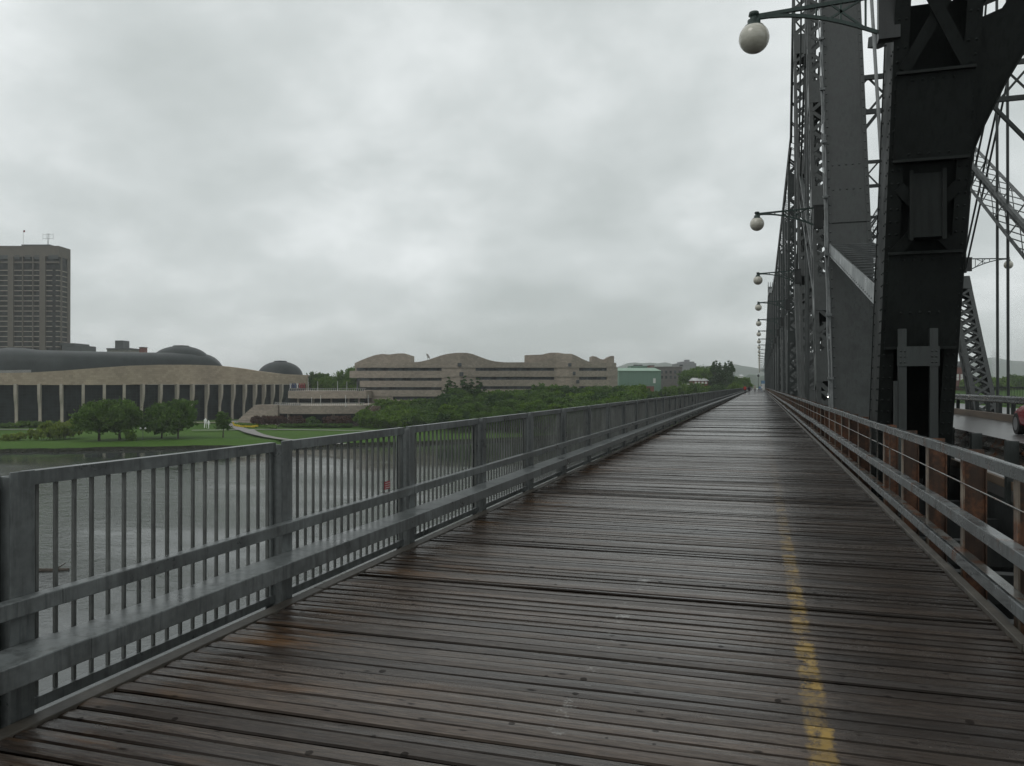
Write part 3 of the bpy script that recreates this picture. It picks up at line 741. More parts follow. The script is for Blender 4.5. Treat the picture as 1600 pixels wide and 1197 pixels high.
    for x in (a0+.1, (a0+a1)/2, a1-.1): mb.tube((x, 207, 26), (x, 207, 27.3), .12, .05, 6)
    mb.build('tower_cap', 'steel_light', root)
    # --- bottom chord
    mb = MB(); mb.box(a0+.01, a0+.06, -4, 400, -1.5, -.35); mb.box(a1-.06, a1-.01, -4, 400, -1.5, -.35); mb.box(a0+.065, a1-.065, -4, 400, -1.49, -1.44)
    mb.build('bottom_chord', 'steel_dark', root)
    return root
T1 = truss(1.95, 3.10, -1, 'dark riveted steel truss rising directly beside the boardwalk', True)
T2 = truss(10.10, 11.20, 1, 'second steel truss standing beyond the road on its far side', False)
# conduit and cables clipped to the near truss
mb = MB()
random.seed(5)
for j in range(3):
    pts = []; z = -.4; 
    while z < 19:
        pts.append((1.90-.035*j+random.uniform(-.02, .02), 23.2+.31*z-.05*j, z)); z += .9
    mb.path(pts, .016 if j else .024, 6)
z = 0
while z < 18: mb.box(1.80, 1.95, 23.15+.31*z-.1, 23.15+.31*z+.0, z, z+.07); z += 1.8
mb.build('conduit', 'cable', T1)
mb = MB(); mb.path([(1.90, 13.55, 7.6), (1.90, 13.3, 8.4), (1.96, 12.9, 9.5)], .05, 8); mb.build('conduit', 'cable', T1)
mb = MB(); mb.path([(2.6, 19.0, 5.5), (2.6, 19.9, 8), (2.6, 21.3, 11.85), (2.6, 24, 19)], .04, 8); mb.build('conduit', 'cable', T1)
# sway bracing and portals join the trusses: one more thing each
def sway(s_, z, label, grp, deep=1.4):
    root = thing('sway_brace', (6.6, s_, z), label, 'bridge brace', grp)
    mb = MB(); x0, x1 = 3.06, 10.14
    for zz_ in (z, z+deep):
        mb.box(x0, x1, s_-.08, s_+.08, zz_-.09, zz_+.09)
    n = 6
    for i in range(n):
        xa, xb = x0+(x1-x0)*i/n, x0+(x1-x0)*(i+1)/n
        mb.bar((xa, s_-.02, z), (xb, s_-.02, z+deep), .09, .02, (0, 1, 0)); mb.bar((xb, s_+.02, z), (xa, s_+.02, z+deep), .09, .02, (0, 1, 0))
    mb.build('cross_lattice', 'steel', root)
    for (xa, xb) in ((x0, x0+1.6), (x1, x1-1.6)):
        mb = MB(); mb.bar((xa, s_, z-2.0), (xb, s_, z), .12, .16, (0, 1, 0)); mb.build('knee_brace', 'steel', root)
SW = [(35.3, 12.8), (50.2, 13.2), (60.5, 12), (75.6, 11.5), (90.7, 11), (105.8, 11), (121, 11), (136, 11), (166, 12), (196, 12), (227, 12), (257, 10), (287, 10), (317, 10)]
for i, (s_, z) in enumerate(SW):
    sway(s_, z, 'nearest crossed lattice brace spanning high above the road' if i == 0 else ('second crossed lattice brace above the road, behind the nearest' if i == 1 else 'crossed lattice brace among those high above the road further along the bridge'),
         'sway braces over the road' , 1.4)
for c in [o for o in COL.objects if o.name.startswith('sway_brace')]:
    pass
# portal with solid knees at the pylon
root = thing('portal_brace', (6.6, 13, 7), 'massive dark portal brace curving up from the near pylon over the road', 'bridge brace')
mb = MB(); sp_ = 12.75
for sgn in (1, -1):
    mb = MB(); xb = 3.06 if sgn > 0 else 10.14
    out_ = [(0, 4.6), (.03, 5.1), (.16, 5.5), (.42, 6.1), (.8, 6.8), (1.25, 7.5), (1.8, 8.2), (2.6, 9.0), (2.6, 9.9), (1.6, 8.85), (.62, 7.6), (.3, 7.1), (0, 7.0)]
    up_ = [(0, 7.15), (.25, 7.5), (.75, 8.15), (1.5, 9.05), (1.5, 9.9), (.8, 9.15), (.2, 8.3), (0, 8.2)]
    pl_s = lambda z: 15.35-.318*z+.02
    for o2 in (out_, up_):
        poly = [(xb+sgn*a, pl_s(z), z) for a, z in o2]
        mb.prism(poly, (0, .06, 0)); mb.prism([(x, y+.7, z) for x, y, z in poly], (0, .06, 0))
    fl_ = [(xb+sgn*a, z) for a, z in out_[:8]]
    for (xa, za), (xc, zc) in zip(fl_, fl_[1:]): mb.hexa([(xa, pl_s(za)-.05, za-.02), (xa, pl_s(za)+.81, za-.02), (xa, pl_s(za)+.81, za+.02), (xa, pl_s(za)-.05, za+.02)], [(xc, pl_s(zc)-.05, zc-.02), (xc, pl_s(zc)+.81, zc-.02), (xc, pl_s(zc)+.81, zc+.02), (xc, pl_s(zc)-.05, zc+.02)])
    mb.build('knee_brace', 'steel_shaded', root)
sp_ = 12.3
mb = MB(); mb.box(3.12, 10.08, sp_-.04, sp_+.7, 9.95, 10.15); mb.box(3.12, 10.08, sp_-.04, sp_+.7, 8.98, 9.04); lo = 12
for i in range(lo):
    xa, xb = 3.2+6.8*i/lo, 3.2+6.8*(i+1)/lo; mb.bar((xa, sp_, 9.05), (xb, sp_, 9.95), .12, .02, (0, 1, 0)); mb.bar((xb, sp_+.03, 9.05), (xa, sp_+.03, 9.95), .12, .02, (0, 1, 0))
mb.bar((3.1, 13.0, 9.4), (10.1, 25.5, 11.5), .35, .3); mb.bar((10.1, 13.0, 9.6), (3.2, 25.5, 11.7), .35, .3)
mb.build('portal_girder', 'steel', root)
# piers
for s_, wq in ((19, 3.2), (207, 3.2), (350, 2.6)):
    mb = MB(); mb.hexa([(-1.5, s_-wq, -17), (13, s_-wq, -17), (13, s_+wq, -17), (-1.5, s_+wq, -17)], [(-.2, s_-wq+.9, -2.2), (11.6, s_-wq+.9, -2.2), (11.6, s_+wq-.9, -2.2), (-.2, s_+wq-.9, -2.2)])
    mb.box(-.5, 11.9, s_-wq+.6, s_+wq-.6, -2.199, -1.55)
    tag(mb.build('bridge_pier', 'greystone'), {19: 'stone pier under the camera end of the bridge', 207: 'stone pier under the far tower of the bridge', 350: 'stone pier at the far shore under the bridge'}[s_], 'pier', 'stone bridge piers')
mb = MB(); mb.box(-3.5, 13.4, 395, 470, -13, -.6); mb.build('approach_embankment', 'greystone', kind='structure')
mb = MB(); mb.box(-6, 16, 420, 560, -1, .05); mb.build('approach_road', 'asphalt', kind='structure')

# ================================================================ LAMPS
def make_lamp(side, x_root, s_, zc, label, group):
    root = thing('globe_lamp', (x_root, s_, zc), label, 'street lamp', group)
    gx = x_root+side*1.80; R = .235
    mb = MB(); mb.lathe((gx, s_, zc), [(R*sin(t), -R*cos(t)) for t in [pi*i/16*.94 for i in range(17)]], 28); g = mb.build('globe', 'globe', root, smooth=True)
    mb = MB(); mb.lathe((gx, s_, zc), [(.0, .415), (.075, .41), (.085, .36), (.06, .345), (.06, .29), (.10, .285), (.10, .22), (.15, .19), (.155, .175), (0.0, .17)], 18); mb.build('lamp_cap', 'lampmetal', root, smooth=True)
    mb = MB(); z1 = zc+.345; a, b_ = (gx+side*-.05, z1), (x_root, z1+.07)
    mb.bar((a[0], s_, a[1]), (b_[0], s_, b_[1]), .055, .055)
    cur = []
    for i in range(11):
        t = i/10; x = a[0]+(b_[0]-a[0])*t; z = a[1]-.03-.46*t**1.5+.05*sin(t*pi)
        cur.append((x, s_, z))
    for p_, q_ in zip(cur, cur[1:]): mb.bar(p_, q_, .05, .05)
    for t in (.35, .55, .75, .92):
        i = int(t*10); p_ = cur[i]; mb.bar(p_, (p_[0], s_, a[1]+.07*t), .03, .03)
    mb.bar(cur[6], (cur[9][0], s_, a[1]+.07), .03, .03); mb.bar((cur[6][0], s_, a[1]+.06), cur[9], .03, .03)
    mb.build('lamp_arm', 'lampmetal', root)
    mb = MB(); xx = sorted((x_root, x_root-side*.30)); mb.box(xx[0], xx[1], s_-.06, s_+.12, zc-.27, zc+.47)
    mb.box(xx[0]-.02, xx[1]+.02, s_-.08, s_+.14, zc+.47, zc+.50); mb.build('bracket', 'steel_dark', root)
    return root
names = ['nearest globe lamp hanging large over the boardwalk', 'second globe lamp along the boardwalk, below and behind the largest one', 'third globe lamp along the boardwalk', 'fourth globe lamp along the boardwalk', 'fifth globe lamp along the boardwalk', 'sixth globe lamp along the boardwalk']
ZL = EYE+5.5
l0 = make_lamp(-1, 1.72, 13.15, ZL, names[0], 'globe lamps over the boardwalk')
for k in range(1, 22):
    copy_tree(l0, (1.72, 13.15+15.1*k, ZL), rotz=random.uniform(-.02, .02), label=names[k] if k < 6 else 'small distant globe lamp in the far end of the row over the boardwalk')
r0 = make_lamp(1, 11.35, 50.2, EYE+6.7, 'globe lamp on the outer side of the far truss, seen across the road', 'globe lamps on the far truss')
copy_tree(r0, (11.35, 65.3, EYE+6.7), label='further globe lamp on the outer side of the far truss')

# ================================================================ VEHICLES
def make_car(label, paint, loc, heading, lights_on=False, group=None):
    root = thing('car', loc, label, 'car', group)
    st = [(-2.10, .62, .42, .62, .70), (-2.02, .78, .24, .72, .86), (-1.7, .86, .2, .82, .96), (-1.0, .88, .2, .88, 1.0), (0, .88, .2, .88, .98), (.8, .88, .2, .85, .96), (1.35, .86, .2, .76, .86), (1.85, .80, .22, .66, .74), (2.08, .70, .28, .54, .60), (2.14, .55, .40, .48, .50)]
    mb = MB(); vs = []
    for (x, hw, zb, zbelt, zt) in st:
        pr = [(-hw*.94, zb), (-hw, zb+.15), (-hw, zbelt-.06), (-hw*.95, zbelt), (-hw*.86, zt), (0, zt+.03), (hw*.86, zt), (hw*.95, zbelt), (hw, zbelt-.06), (hw, zb+.15), (hw*.94, zb)]
        vs += [(loc[0]+a, loc[1]+x, loc[2]+z) for a, z in pr]
    n = 11; fs = [(i*n+k, i*n+(k+1) % n, (i+1)*n+(k+1) % n, (i+1)*n+k) for i in range(len(st)-1) for k in range(n)]
    fs += [tuple(range(n-1, -1, -1)), tuple((len(st)-1)*n+k for k in range(n))]
    mb.add(vs, fs); body = mb.build('body', paint, root, smooth=True)
    sb_ = body.modifiers.new('s', 'SUBSURF'); sb_.levels = 1; sb_.render_levels = 2
    mb = MB(); gs = [(-1.72, .74, .92, .93), (-1.25, .76, .95, 1.36), (-.5, .76, .95, 1.45), (.25, .76, .95, 1.42), (.98, .74, .9, .96)]
    vs = []
    for (x, hw, z0, z1) in gs:
        vs += [(loc[0]+a, loc[1]+x, loc[2]+z) for a, z in ((-hw, z0-.03), (-hw*.80, z1), (0, z1+.03), (hw*.80, z1), (hw, z0-.03))]
    mb.add(vs, [(i*5+k, i*5+k+1, (i+1)*5+k+1, (i+1)*5+k) for i in range(4) for k in range(4)]+[(4, 3, 2, 1, 0), (20, 21, 22, 23, 24)])
    mb.build('windows', 'carglass', root, smooth=False)
    mb = MB(); vs = []
    for (x, hw, z1) in ((-1.2, .60, 1.385), (-.5, .62, 1.475), (.25, .60, 1.445), (.34, .56, 1.40)):
        vs += [(loc[0]+a, loc[1]+x, loc[2]+z) for a, z in ((-hw, z1-.02), (0, z1+.012), (hw, z1-.02))]
    mb.add(vs, [(i*3+k, i*3+k+1, (i+1)*3+k+1, (i+1)*3+k) for i in range(3) for k in range(2)])
    for sx_ in (-1, 1):
        for (x0, z0, x1, z1) in ((-1.70, .95, -1.22, 1.38), (-1.22, 1.38, .27, 1.43), (.27, 1.43, .96, .96), (-.35, .95, -.38, 1.44)):
            def hw_(z): return .74-.13*(z-.93)/.5
            mb.bar((loc[0]+sx_*(hw_(z0)+.012), loc[1]+x0, loc[2]+z0), (loc[0]+sx_*(hw_(z1)+.012), loc[1]+x1, loc[2]+z1), .03, .06, (0, 0, 1))
    mb.build('roof', paint, root, smooth=True)
    for x in (-1.3, 1.3):
        for sx_ in (-1, 1):
            mb = MB(); xw = loc[0]+sx_*.78
            mb.tube((xw-.10, loc[1]+x, loc[2]+.32), (xw+.115, loc[1]+x, loc[2]+.32), .32, .32, 24); wh = mb.build('wheel', 'tyre', root, bevel=.02)
            mb = MB(); mb.tube((xw-.105, loc[1]+x, loc[2]+.32), (xw+.122, loc[1]+x, loc[2]+.32), .20, .20, 14); mb.build('rim', 'chrome', wh)
    m, nt, b = new_mat('headlamp'); b.inputs['Base Color'].default_value = (.6, .6, .6, 1); b.inputs['Roughness'].default_value = .1
    if lights_on: b.inputs['Emission Color'].default_value = (1, .9, .75, 1); b.inputs['Emission Strength'].default_value = 14
    for sx_ in (-1, 1):
        mb = MB(); mb.lathe((0, 0, 0), [(.0, .03), (.05, .025), (.09, 0), (.09, -.05)], 12)
        mb.v = [(loc[0]+sx_*.56+v_[0]*1.3, loc[1]+2.03+v_[2], loc[2]+.60+v_[1]*.8) for v_ in mb.v]; mb.build('headlight', m, root, smooth=True)
        mb = MB(); mb.box(loc[0]+sx_*.64-.12, loc[0]+sx_*.64+.12, loc[1]-2.1, loc[1]-2.02, loc[2]+.66, loc[2]+.80); mb.build('tail_light', simple('tail_red', (.3, .01, .01), .2), root, bevel=.01)
    root.rotation_euler = (0, 0, heading)
    return root
make_car('wine red car cut off by the right edge, driving on the wet road', 'red', (8.1, 25.6, .184), 0)
make_car('oncoming car with a lit headlight, glimpsed through the truss lattice', 'dkpaint', (5.25, 64.5, .184), pi, True)

# ================================================================ PEOPLE
def person(label, loc, heading, top, legs, hair=(.03, .02, .015), h=1.72, coat=.0, group='people on the boardwalk', allc=None, stride=.16, hat=False):
    root = thing('person', loc, label, 'person', group)
    k = h/1.72
    J = {'pel': (0, 0, .94), 'wst': (0, 0, 1.10), 'chs': (0, .01, 1.32), 'nck': (0, .01, 1.47), 'hb': (0, .02, 1.53), 'hd': (0, .03, 1.62), 'ht': (0, .02, 1.69)}
    rad = {'pel': .15, 'wst': .125, 'chs': .155, 'nck': .055, 'hb': .07, 'hd': .095, 'ht': .06}
    ch = [('pel', 'wst'), ('wst', 'chs'), ('chs', 'nck'), ('nck', 'hb'), ('hb', 'hd'), ('hd', 'ht')]
    for sg, nm in ((-1, 'l'), (1, 'r')):
        st_ = stride*sg
        for key, p_, r_ in (('hip', (sg*.09, 0, .88), .095), ('kn', (sg*.10, st_*.7+.03, .49), .06), ('an', (sg*.10, st_, .09), .04), ('to', (sg*.11, st_+.17, .035), .035),
                            ('sh', (sg*.18, 0, 1.40), .06), ('el', (sg*.235, -st_*.4-.02, 1.12), .042), ('wr', (sg*.235, -st_*.9+.08, .88), .03), ('pm', (sg*.23, -st_*.9+.11, .80), .034)):
            J[key+nm] = p_; rad[key+nm] = r_
        ch += [('pel', 'hip'+nm), ('hip'+nm, 'kn'+nm), ('kn'+nm, 'an'+nm), ('an'+nm, 'to'+nm), ('chs', 'sh'+nm), ('sh'+nm, 'el'+nm), ('el'+nm, 'wr'+nm), ('wr'+nm, 'pm'+nm)]
        for f_, (dx, dl) in enumerate(((-.022, .06), (-.008, .075), (.008, .078), (.022, .062))):
            key = 'f%d%s' % (f_, nm); q_ = J['pm'+nm]; J[key] = (q_[0]+sg*.0+dx*.6, q_[1]+.012+dx, q_[2]-dl); rad[key] = .009; ch.append(('pm'+nm, key))
        key = 'th'+nm; q_ = J['wr'+nm]; J[key] = (q_[0]-sg*.02, q_[1]+.055, q_[2]-.07); rad[key] = .01; ch.append(('pm'+nm, key))
    keys = list(J); me = bpy.data.meshes.new('body'); me.from_pydata([tuple(c_*k for c_ in J[x]) for x in keys], [(keys.index(a), keys.index(b_)) for a, b_ in ch], [])
    o = bpy.data.objects.new('body', me); COL.objects.link(o); o.parent = root
    sm = o.modifiers.new('skin', 'SKIN'); sm.use_smooth_shade = True
    for i, x in enumerate(keys): me.skin_vertices[0].data[i].radius = (rad[x]*k*(1.15 if x in ('pel', 'chs') else 1), rad[x]*k*(.8 if x in ('pel', 'chs', 'wst') else 1)); me.skin_vertices[0].data[i].use_root = (x == 'pel')
    ss = o.modifiers.new('s', 'SUBSURF'); ss.levels = 1; ss.render_levels = 1
    m, nt, b = new_mat('person_skin_and_trousers')
    tcx = N(nt, 'ShaderNodeTexCoord'); s_ = N(nt, 'ShaderNodeSeparateXYZ'); L(nt, tcx.outputs['Object'], s_.inputs[0])
    sk_ = (.36, .21, .14) if allc is None else allc
    c = mixc(nt, M_(nt, 'GREATER_THAN', s_.outputs[2], 1.47*k), legs, sk_); L(nt, c, b.inputs['Base Color']); b.inputs['Roughness'].default_value = .7
    me.materials.append(m)
    # jacket as its own shell
    def shell(nm, pts, rads, mat, ed):
        me2 = bpy.data.meshes.new(nm); me2.from_pydata([tuple(c_*k for c_ in p_) for p_ in pts], ed, [])
        o2 = bpy.data.objects.new(nm, me2); COL.objects.link(o2); o2.parent = root; o2.modifiers.new('skin', 'SKIN').use_smooth_shade = True
        for i, r_ in enumerate(rads): me2.skin_vertices[0].data[i].radius = (r_[0]*k, r_[1]*k); me2.skin_vertices[0].data[i].use_root = (i == 0)
        s2 = o2.modifiers.new('s', 'SUBSURF'); s2.levels = 1; s2.render_levels = 1; me2.materials.append(mat)
    if allc is None:
        tm = simple('jacket', top, .7, .15, 6)
        pts = [(0, 0, .86-coat), (0, 0, 1.10), (0, .01, 1.32), (0, .01, 1.44)]; rr = [(.20, .15), (.175, .14), (.20, .15), (.10, .09)]; ed = [(0, 1), (1, 2), (2, 3)]
        for sg, nm in ((-1, 'l'), (1, 'r')):
            b_ = len(pts); pts += [(sg*.18, 0, 1.40), J['el'+nm], J['wr'+nm]]; rr += [(.075, .075), (.058, .058), (.045, .045)]; ed += [(2, b_), (b_, b_+1), (b_+1, b_+2)]
        shell('jacket', pts, rr, tm, ed)
        shell('hair', [(0, .0, 1.62), (0, -.005, 1.72), (0, -.03, 1.56)], [(.10, .10), (.07, .075), (.085, .06)], simple('hair', hair, .6), [(0, 1), (0, 2)])
    root.rotation_euler = (0, 0, heading)
    return root
person('person in a red coat walking near the railing at the far boardwalk end', (-3.0+.2, 165, 0), 0, (.35, .03, .02), (.02, .02, .025), coat=.12)
person('person in black clothes beside the red coated walker', (-2.0, 166, 0), 0, (.015, .015, .018), (.012, .012, .015))
person('person in a pale jacket behind the dark dressed walker', (-1.0, 182, 0), pi, (.28, .26, .22), (.10, .10, .10))
person('person in a blue top standing further back on the boardwalk', (.05, 214, 0), pi, (.06, .14, .28), (.03, .04, .06))
person('person in a white top at the far end beside the blue one', (.5, 218, 0), 0, (.55, .56, .56), (.05, .08, .14))

# ================================================================ GRAND HALL
FZ = [(-620, 268), (-420, 272), (-150, 279), (0, 287), (100, 292), (200, 303), (300, 325), (400, 358), (478, 392)]
FT = [(-620, 584), (-150, 584), (0, 583), (50, 582), (100, 579), (150, 575), (200, 571.5), (250, 570), (300, 570), (345, 571.5), (380, 576), (400, 579.5), (440, 584.5), (478, 586)]
def Zf(px): return lerp(FZ, px)
def strip(mb, px0, px1, step, zf, zlo, zhi, th, dz=0.):
    """curved wall following a plan line; zlo, zhi are numbers or functions of px"""
    n = max(1, int(round((px1-px0)/step))); fr_, bk = [], []
    for i in range(n+1):
        px = px0+(px1-px0)*i/n; Z = zf(px)+dz
        lo = zlo(px) if callable(zlo) else zlo; hi = zhi(px) if callable(zhi) else zhi
        a = G(px, Z, lo); b_ = a.copy(); b_.z = hi; c = a+FW*th; d = b_+FW*th
        fr_.append((a, b_, c, d))
    vs = [p for q in fr_ for p in q]
    fs = []
    for i in range(n):
        o_ = i*4; p_ = o_+4
        fs += [(o_, p_, p_+1, o_+1), (o_+2, o_+3, p_+3, p_+2), (o_+1, p_+1, p_+3, o_+3), (o_, o_+2, p_+2, p_)]
    fs += [(0, 1, 3, 2), (n*4, n*4+2, n*4+3, n*4+1)]
    mb.add(vs, fs)
hall = thing('museum_hall', G(150, 300, -12.9), 'long curved sandstone museum hall with tall fins and a dark copper vault', 'museum')
mb = MB(); strip(mb, -620, 478, 10, Zf, lambda p: zy(601.5 if p < 200 else 600.8, Zf(p)), lambda p: zy(lerp(FT, p), Zf(p)), 6)
mb.build('fascia', 'stone', hall)
mb = MB(); strip(mb, -618, 474, 10, Zf, lambda p: -13.2, lambda p: zy(601, Zf(p))-.02, 20, 2.6); mb.build('glass_wall', 'glass', hall)
mb = MB(); strip(mb, -618, 474, 10, Zf, lambda p: zy(lerp(FT, p), Zf(p))-1.4, lambda p: zy(lerp(FT, p), Zf(p))-.9, 26, 5.9); mb.build('roof_deck', 'darkroof', hall)
def column(px):
    Z = Zf(px); p0_ = G(px-6, Zf(px-6), 0); p1_ = G(px+6, Zf(px+6), 0); t = (p1_-p0_).normalized(); nrm = Vector((t.y, -t.x, 0))
    c = G(px, Z, 0); zt = zy(601, Z)+.3; zb = -13.1; H = zt-zb; mb = MB()
    fr_ = [(0, .55), (.22, .45), (.40, .55), (.52, .9), (.62, 1.45), (.75, 1.75), (1, 1.75)]
    prev = None
    for a, d in fr_:
        z = zb+H*a; q = [c-t*.48-nrm*1.1, c+t*.48-nrm*1.1, c+t*.48+nrm*(d-1.0), c-t*.48+nrm*(d-1.0)]
        q = [Vector((v_.x, v_.y, z)) for v_ in q]
        if prev: mb.hexa(prev, q)
        prev = q
    mb.build('column', 'fin', hall)
for px in (-190, -144, -99, -56, -15, 24.5, 61.5, 96, 130, 163, 194, 223, 251, 277, 301, 324, 345.5, 365, 383, 399, 413, 427, 440): column(px)
# vault: quarter-round shell following the plan
def vault(px0, px1, step, yt, Hb, dep, endr=True):
    mb = MB(); n = int((px1-px0)/step); K = 10; vs = []
    for i in range(n+1):
        px = px0+(px1-px0)*i/n; Z = Zf(px)+2.0; zb = zy(lerp(FT, px), Zf(px))-1.2; Zr = Z+dep/2
        zt = zy(lerp(yt, px), Zr); H = max(.2, zt-zb)
        for k in range(K+1):
            t = pi*k/K; zc = zb+H*max(0, sin(t))**.62; d = dep/2*(1-cos(t))
            if k in (0, K): zc = zb
            vs.append(G(px, Z+d*(1+0*px), zc))
    fs = [(i*(K+1)+k, (i+1)*(K+1)+k, (i+1)*(K+1)+k+1, i*(K+1)+k+1) for i in range(n) for k in range(K)]
    mb.add(vs, fs); return mb
VT = [(-620, 548), (-60, 549), (-40, 547), (0, 545), (25, 544), (45, 545), (62, 547), (100, 548), (200, 550.5), (260, 551), (300, 551.5), (318, 552.5), (328, 555), (336, 559), (341, 563), (345, 568), (347, 571)]
mb = vault(-620, 347, 4, VT, 0, 24); mb.build('vault_roof', 'copper', hall, smooth=True)
def dome(px, Z, rpx, ybase, ytop, mat='copper', name='dome'):
    R = rpx/F*Z; c = G(px, Z, zy(ybase, Z)); H = zy(ytop, Z)-c.z; mb = MB()
    mb.lathe(c, [(R*cos(t), H*sin(t)) for t in [pi/2*i/12 for i in range(13)]]+[(.02, H)], 36); mb.v = [v_ for v_ in mb.v]
    mb.lathe(c, [(R*.30, H*.955), (R*.28, H*1.02), (.02, H*1.05)], 24)
    return mb.build(name, mat, hall, smooth=True)
dome(283, 339, 41, 562, 540.5); dome(438, 392, 34, 587, 564.5); dome(25, 305, 46, 556, 543.6)
mb = MB()
for i in range(36):
    px = -10+58*i/35; Z = Zf(px)+.8; p_ = G(px, Z, zy(lerp(FT, px), Zf(px))); mb.box(p_.x-.05, p_.x+.05, p_.y-.05, p_.y+.05, p_.z, p_.z+1.0)
mb.build('parapet_railing', 'white', hall)
mb = MB(); strip(mb, 478, 479.5, 1, lambda p: 392, -12, zy(586, 392), 22); strip(mb, 448, 478, 6, Zf, zy(612, 375), zy(602, 375)-.3, 3, 4.2)
mb.build('end_wall', 'stone', hall)
# ---- terraces
ter = thing('stone_terrace', G(500, 300, -12.9), 'two tiered stone terrace with pale columns between the museum hall and the office wing', 'terrace')
TL = [(428, 303), (432, 296), (440, 291), (455, 288), (500, 287), (560, 290), (575, 294)]
mb = MB(); strip(mb, 428, 566, 4, lambda p: lerp(TL, p), zy(646.5, 290), zy(633.5, 290), 42); mb.build('lower_deck', 'stone2', ter)
TU = [(450, 326), (454, 321), (462, 318), (500, 317), (572, 320)]
mb = MB(); strip(mb, 450, 572, 4, lambda p: lerp(TU, p), zy(622.5, 320), zy(611, 320), 40); mb.build('upper_deck', 'stone2', ter)
mb = MB(); strip(mb, 446, 570, 6, lambda p: 329, -8, zy(622.6, 320), 6); strip(mb, 434, 566, 6, lambda p: 306, -13.5, zy(646.6, 290), 10); mb.build('back_wall', 'glass', ter)
for px in (466, 490, 517.5, 544.5, 561): 
    mb = MB(); c = G(px, 322, 0); mb.tube((c.x, c.y, zy(634, 290)-.3), (c.x, c.y, zy(622.5, 320)), .42, .42, 12); mb.build('column', 'band', ter, smooth=False)
for px in (451, 521):
    mb = MB(); c = G(px, 291, 0); mb.tube((c.x, c.y, -13), (c.x, c.y, zy(646.5, 290)), .5, .5, 12); mb.tube((c.x, c.y, -13), (c.x, c.y, -12.3), .8, .8, 12); mb.build('column', 'band', ter)
mb = MB()
for (zt, tab, p0_, p1_, zz_) in ((0, TL, 430, 570, zy(633.5, 290)), (0, TU, 452, 572, zy(611, 320))):
    strip(mb, p0_, p1_, 4, lambda p: lerp(tab, p)+.2, zz_+.9, zz_+.98, .08)
    px = p0_
    while px < p1_:
        q = G(px, lerp(tab, px)+.24, zz_); mb.box(q.x-.04, q.x+.04, q.y-.04, q.y+.04, zz_, zz_+.9); px += 3
mb.build('railing', 'white', ter)
mb = MB(); strip(mb, 432, 470, 3, lambda p: lerp(TL, p)+.5, zy(633.5, 290), zy(631.2, 290), .3); mb.build('glass_parapet', 'concrete', ter)
# curved stair flank
mb = MB(); prev = None
for i in range(13):
    t = i/12; px = 546+36*t**.75; Z = 285+10*t; z = zy(664-31*t**1.25, Z); q0 = G(px, Z, 0); q1 = G(px+2.2, Z+1.2, 0)
    cur = [(q0.x, q0.y, -13.5), (q1.x, q1.y, -13.5), (q1.x, q1.y, z), (q0.x, q0.y, z)]
    if prev: mb.hexa(prev, cur)
    prev = cur
mb.build('stair_wall', 'stone2', ter)
mb = MB()
for i in range(14):
    a = G(548+2.3*i, 287.5+i*.6, 0); b_ = G(556+2.3*i, 290+i*.6, 0); z = -12.6+i*.52
    mb.box(a.x, a.x+3.2, a.y, a.y+2.5, -13.5, z)
mb.build('stairs', 'timber', ter)
# broad steps on the left
stp = thing('stone_steps', G(400, 320, -12.9), 'broad pale stone steps climbing from the lawn to the terrace beside the hall fins', 'steps')
mb = MB()
for i in range(13):
    mb_px0 = 366+i*2.6; strip(mb, mb_px0, 444, 10, lambda p: 306+i*3.4, -13.5, -12.7+i*.50, 3.6 if i < 12 else 10)
mb.build('treads', 'stone2', stp)
mb = MB(); prev = None
for i in range(9):
    t = i/8; q = G(404+30*t, 303-10*t, 0); z = zy(656-24*t, 300); cur = [(q.x, q.y, -13.5), (q.x+.2, q.y+1.2, -13.5), (q.x+.2, q.y+1.2, z), (q.x, q.y, z)]
    if prev: mb.hexa(prev, cur)
    prev = cur
mb.build('side_wall', 'stone2', stp)

# ================================================================ OFFICE WING
WZ = [(546, 350), (552, 343), (560, 338), (575, 334), (620, 331), (690, 329), (720, 324), (760, 332), (820, 344), (870, 349), (893, 345), (915, 350), (950, 362), (966, 372)]
def wz(p): return lerp(WZ, p)
wing = thing('museum_wing', G(750, 335, -5), 'stone museum wing with wavy roofline and long dark window bands above the bushes', 'museum')
RT1 = [(554, 567.5), (641, 566), (655, 565.5), (668, 562.5), (680, 558.5), (690, 555), (700, 552.8), (714, 551.2), (728, 551.2), (738, 553), (750, 557.5), (762, 562), (775, 565), (790, 566.2), (838, 566), (848, 564), (860, 559), (872, 554.5), (880, 552.8), (893, 552.8), (901, 556), (910, 561), (921, 565.5), (930, 567), (960, 567)]
def zc(y, p): return zy(y, 334 if p < 705 else 346)
rowsW = [((575, 580)), ((590, 595)), ((605, 610)), ((620, 624))]
mb = MB()
strip(mb, 554, 963, 5, wz, lambda p: zy(574.6, wz(p)), lambda p: zy(lerp(RT1, p), wz(p)), 22)
strip(mb, 546, 964, 5, wz, lambda p: zy(588.8 if p > 700 else 590.5, wz(p)), lambda p: zy(579.5, wz(p)), 2.2)
strip(mb, 562, 965, 5, wz, lambda p: zy(603.5 if p > 700 else 605, wz(p)), lambda p: zy(593.4 if p > 700 else 595, wz(p)), 2.2, .15)
strip(mb, 569, 966, 5, wz, lambda p: zy(619.5, wz(p)), lambda p: zy(608 if p > 700 else 609.5, wz(p)), 2.2, .1)
strip(mb, 572, 968, 5, wz, lambda p: -6.5, lambda p: zy(624.5, wz(p)), 2.2, -.1)
for (pa, pb) in ((690, 743), (866, 905), (948, 965)):
    strip(mb, pa, pb, 5, wz, -6.5, lambda p: zy(574, wz(p)), 1.9, .35)
strip(mb, 569, 614, 5, wz, -6.5, lambda p: zy(619, wz(p)), 1.9, .3)
mb.build('stone_bands', 'stone2', wing)
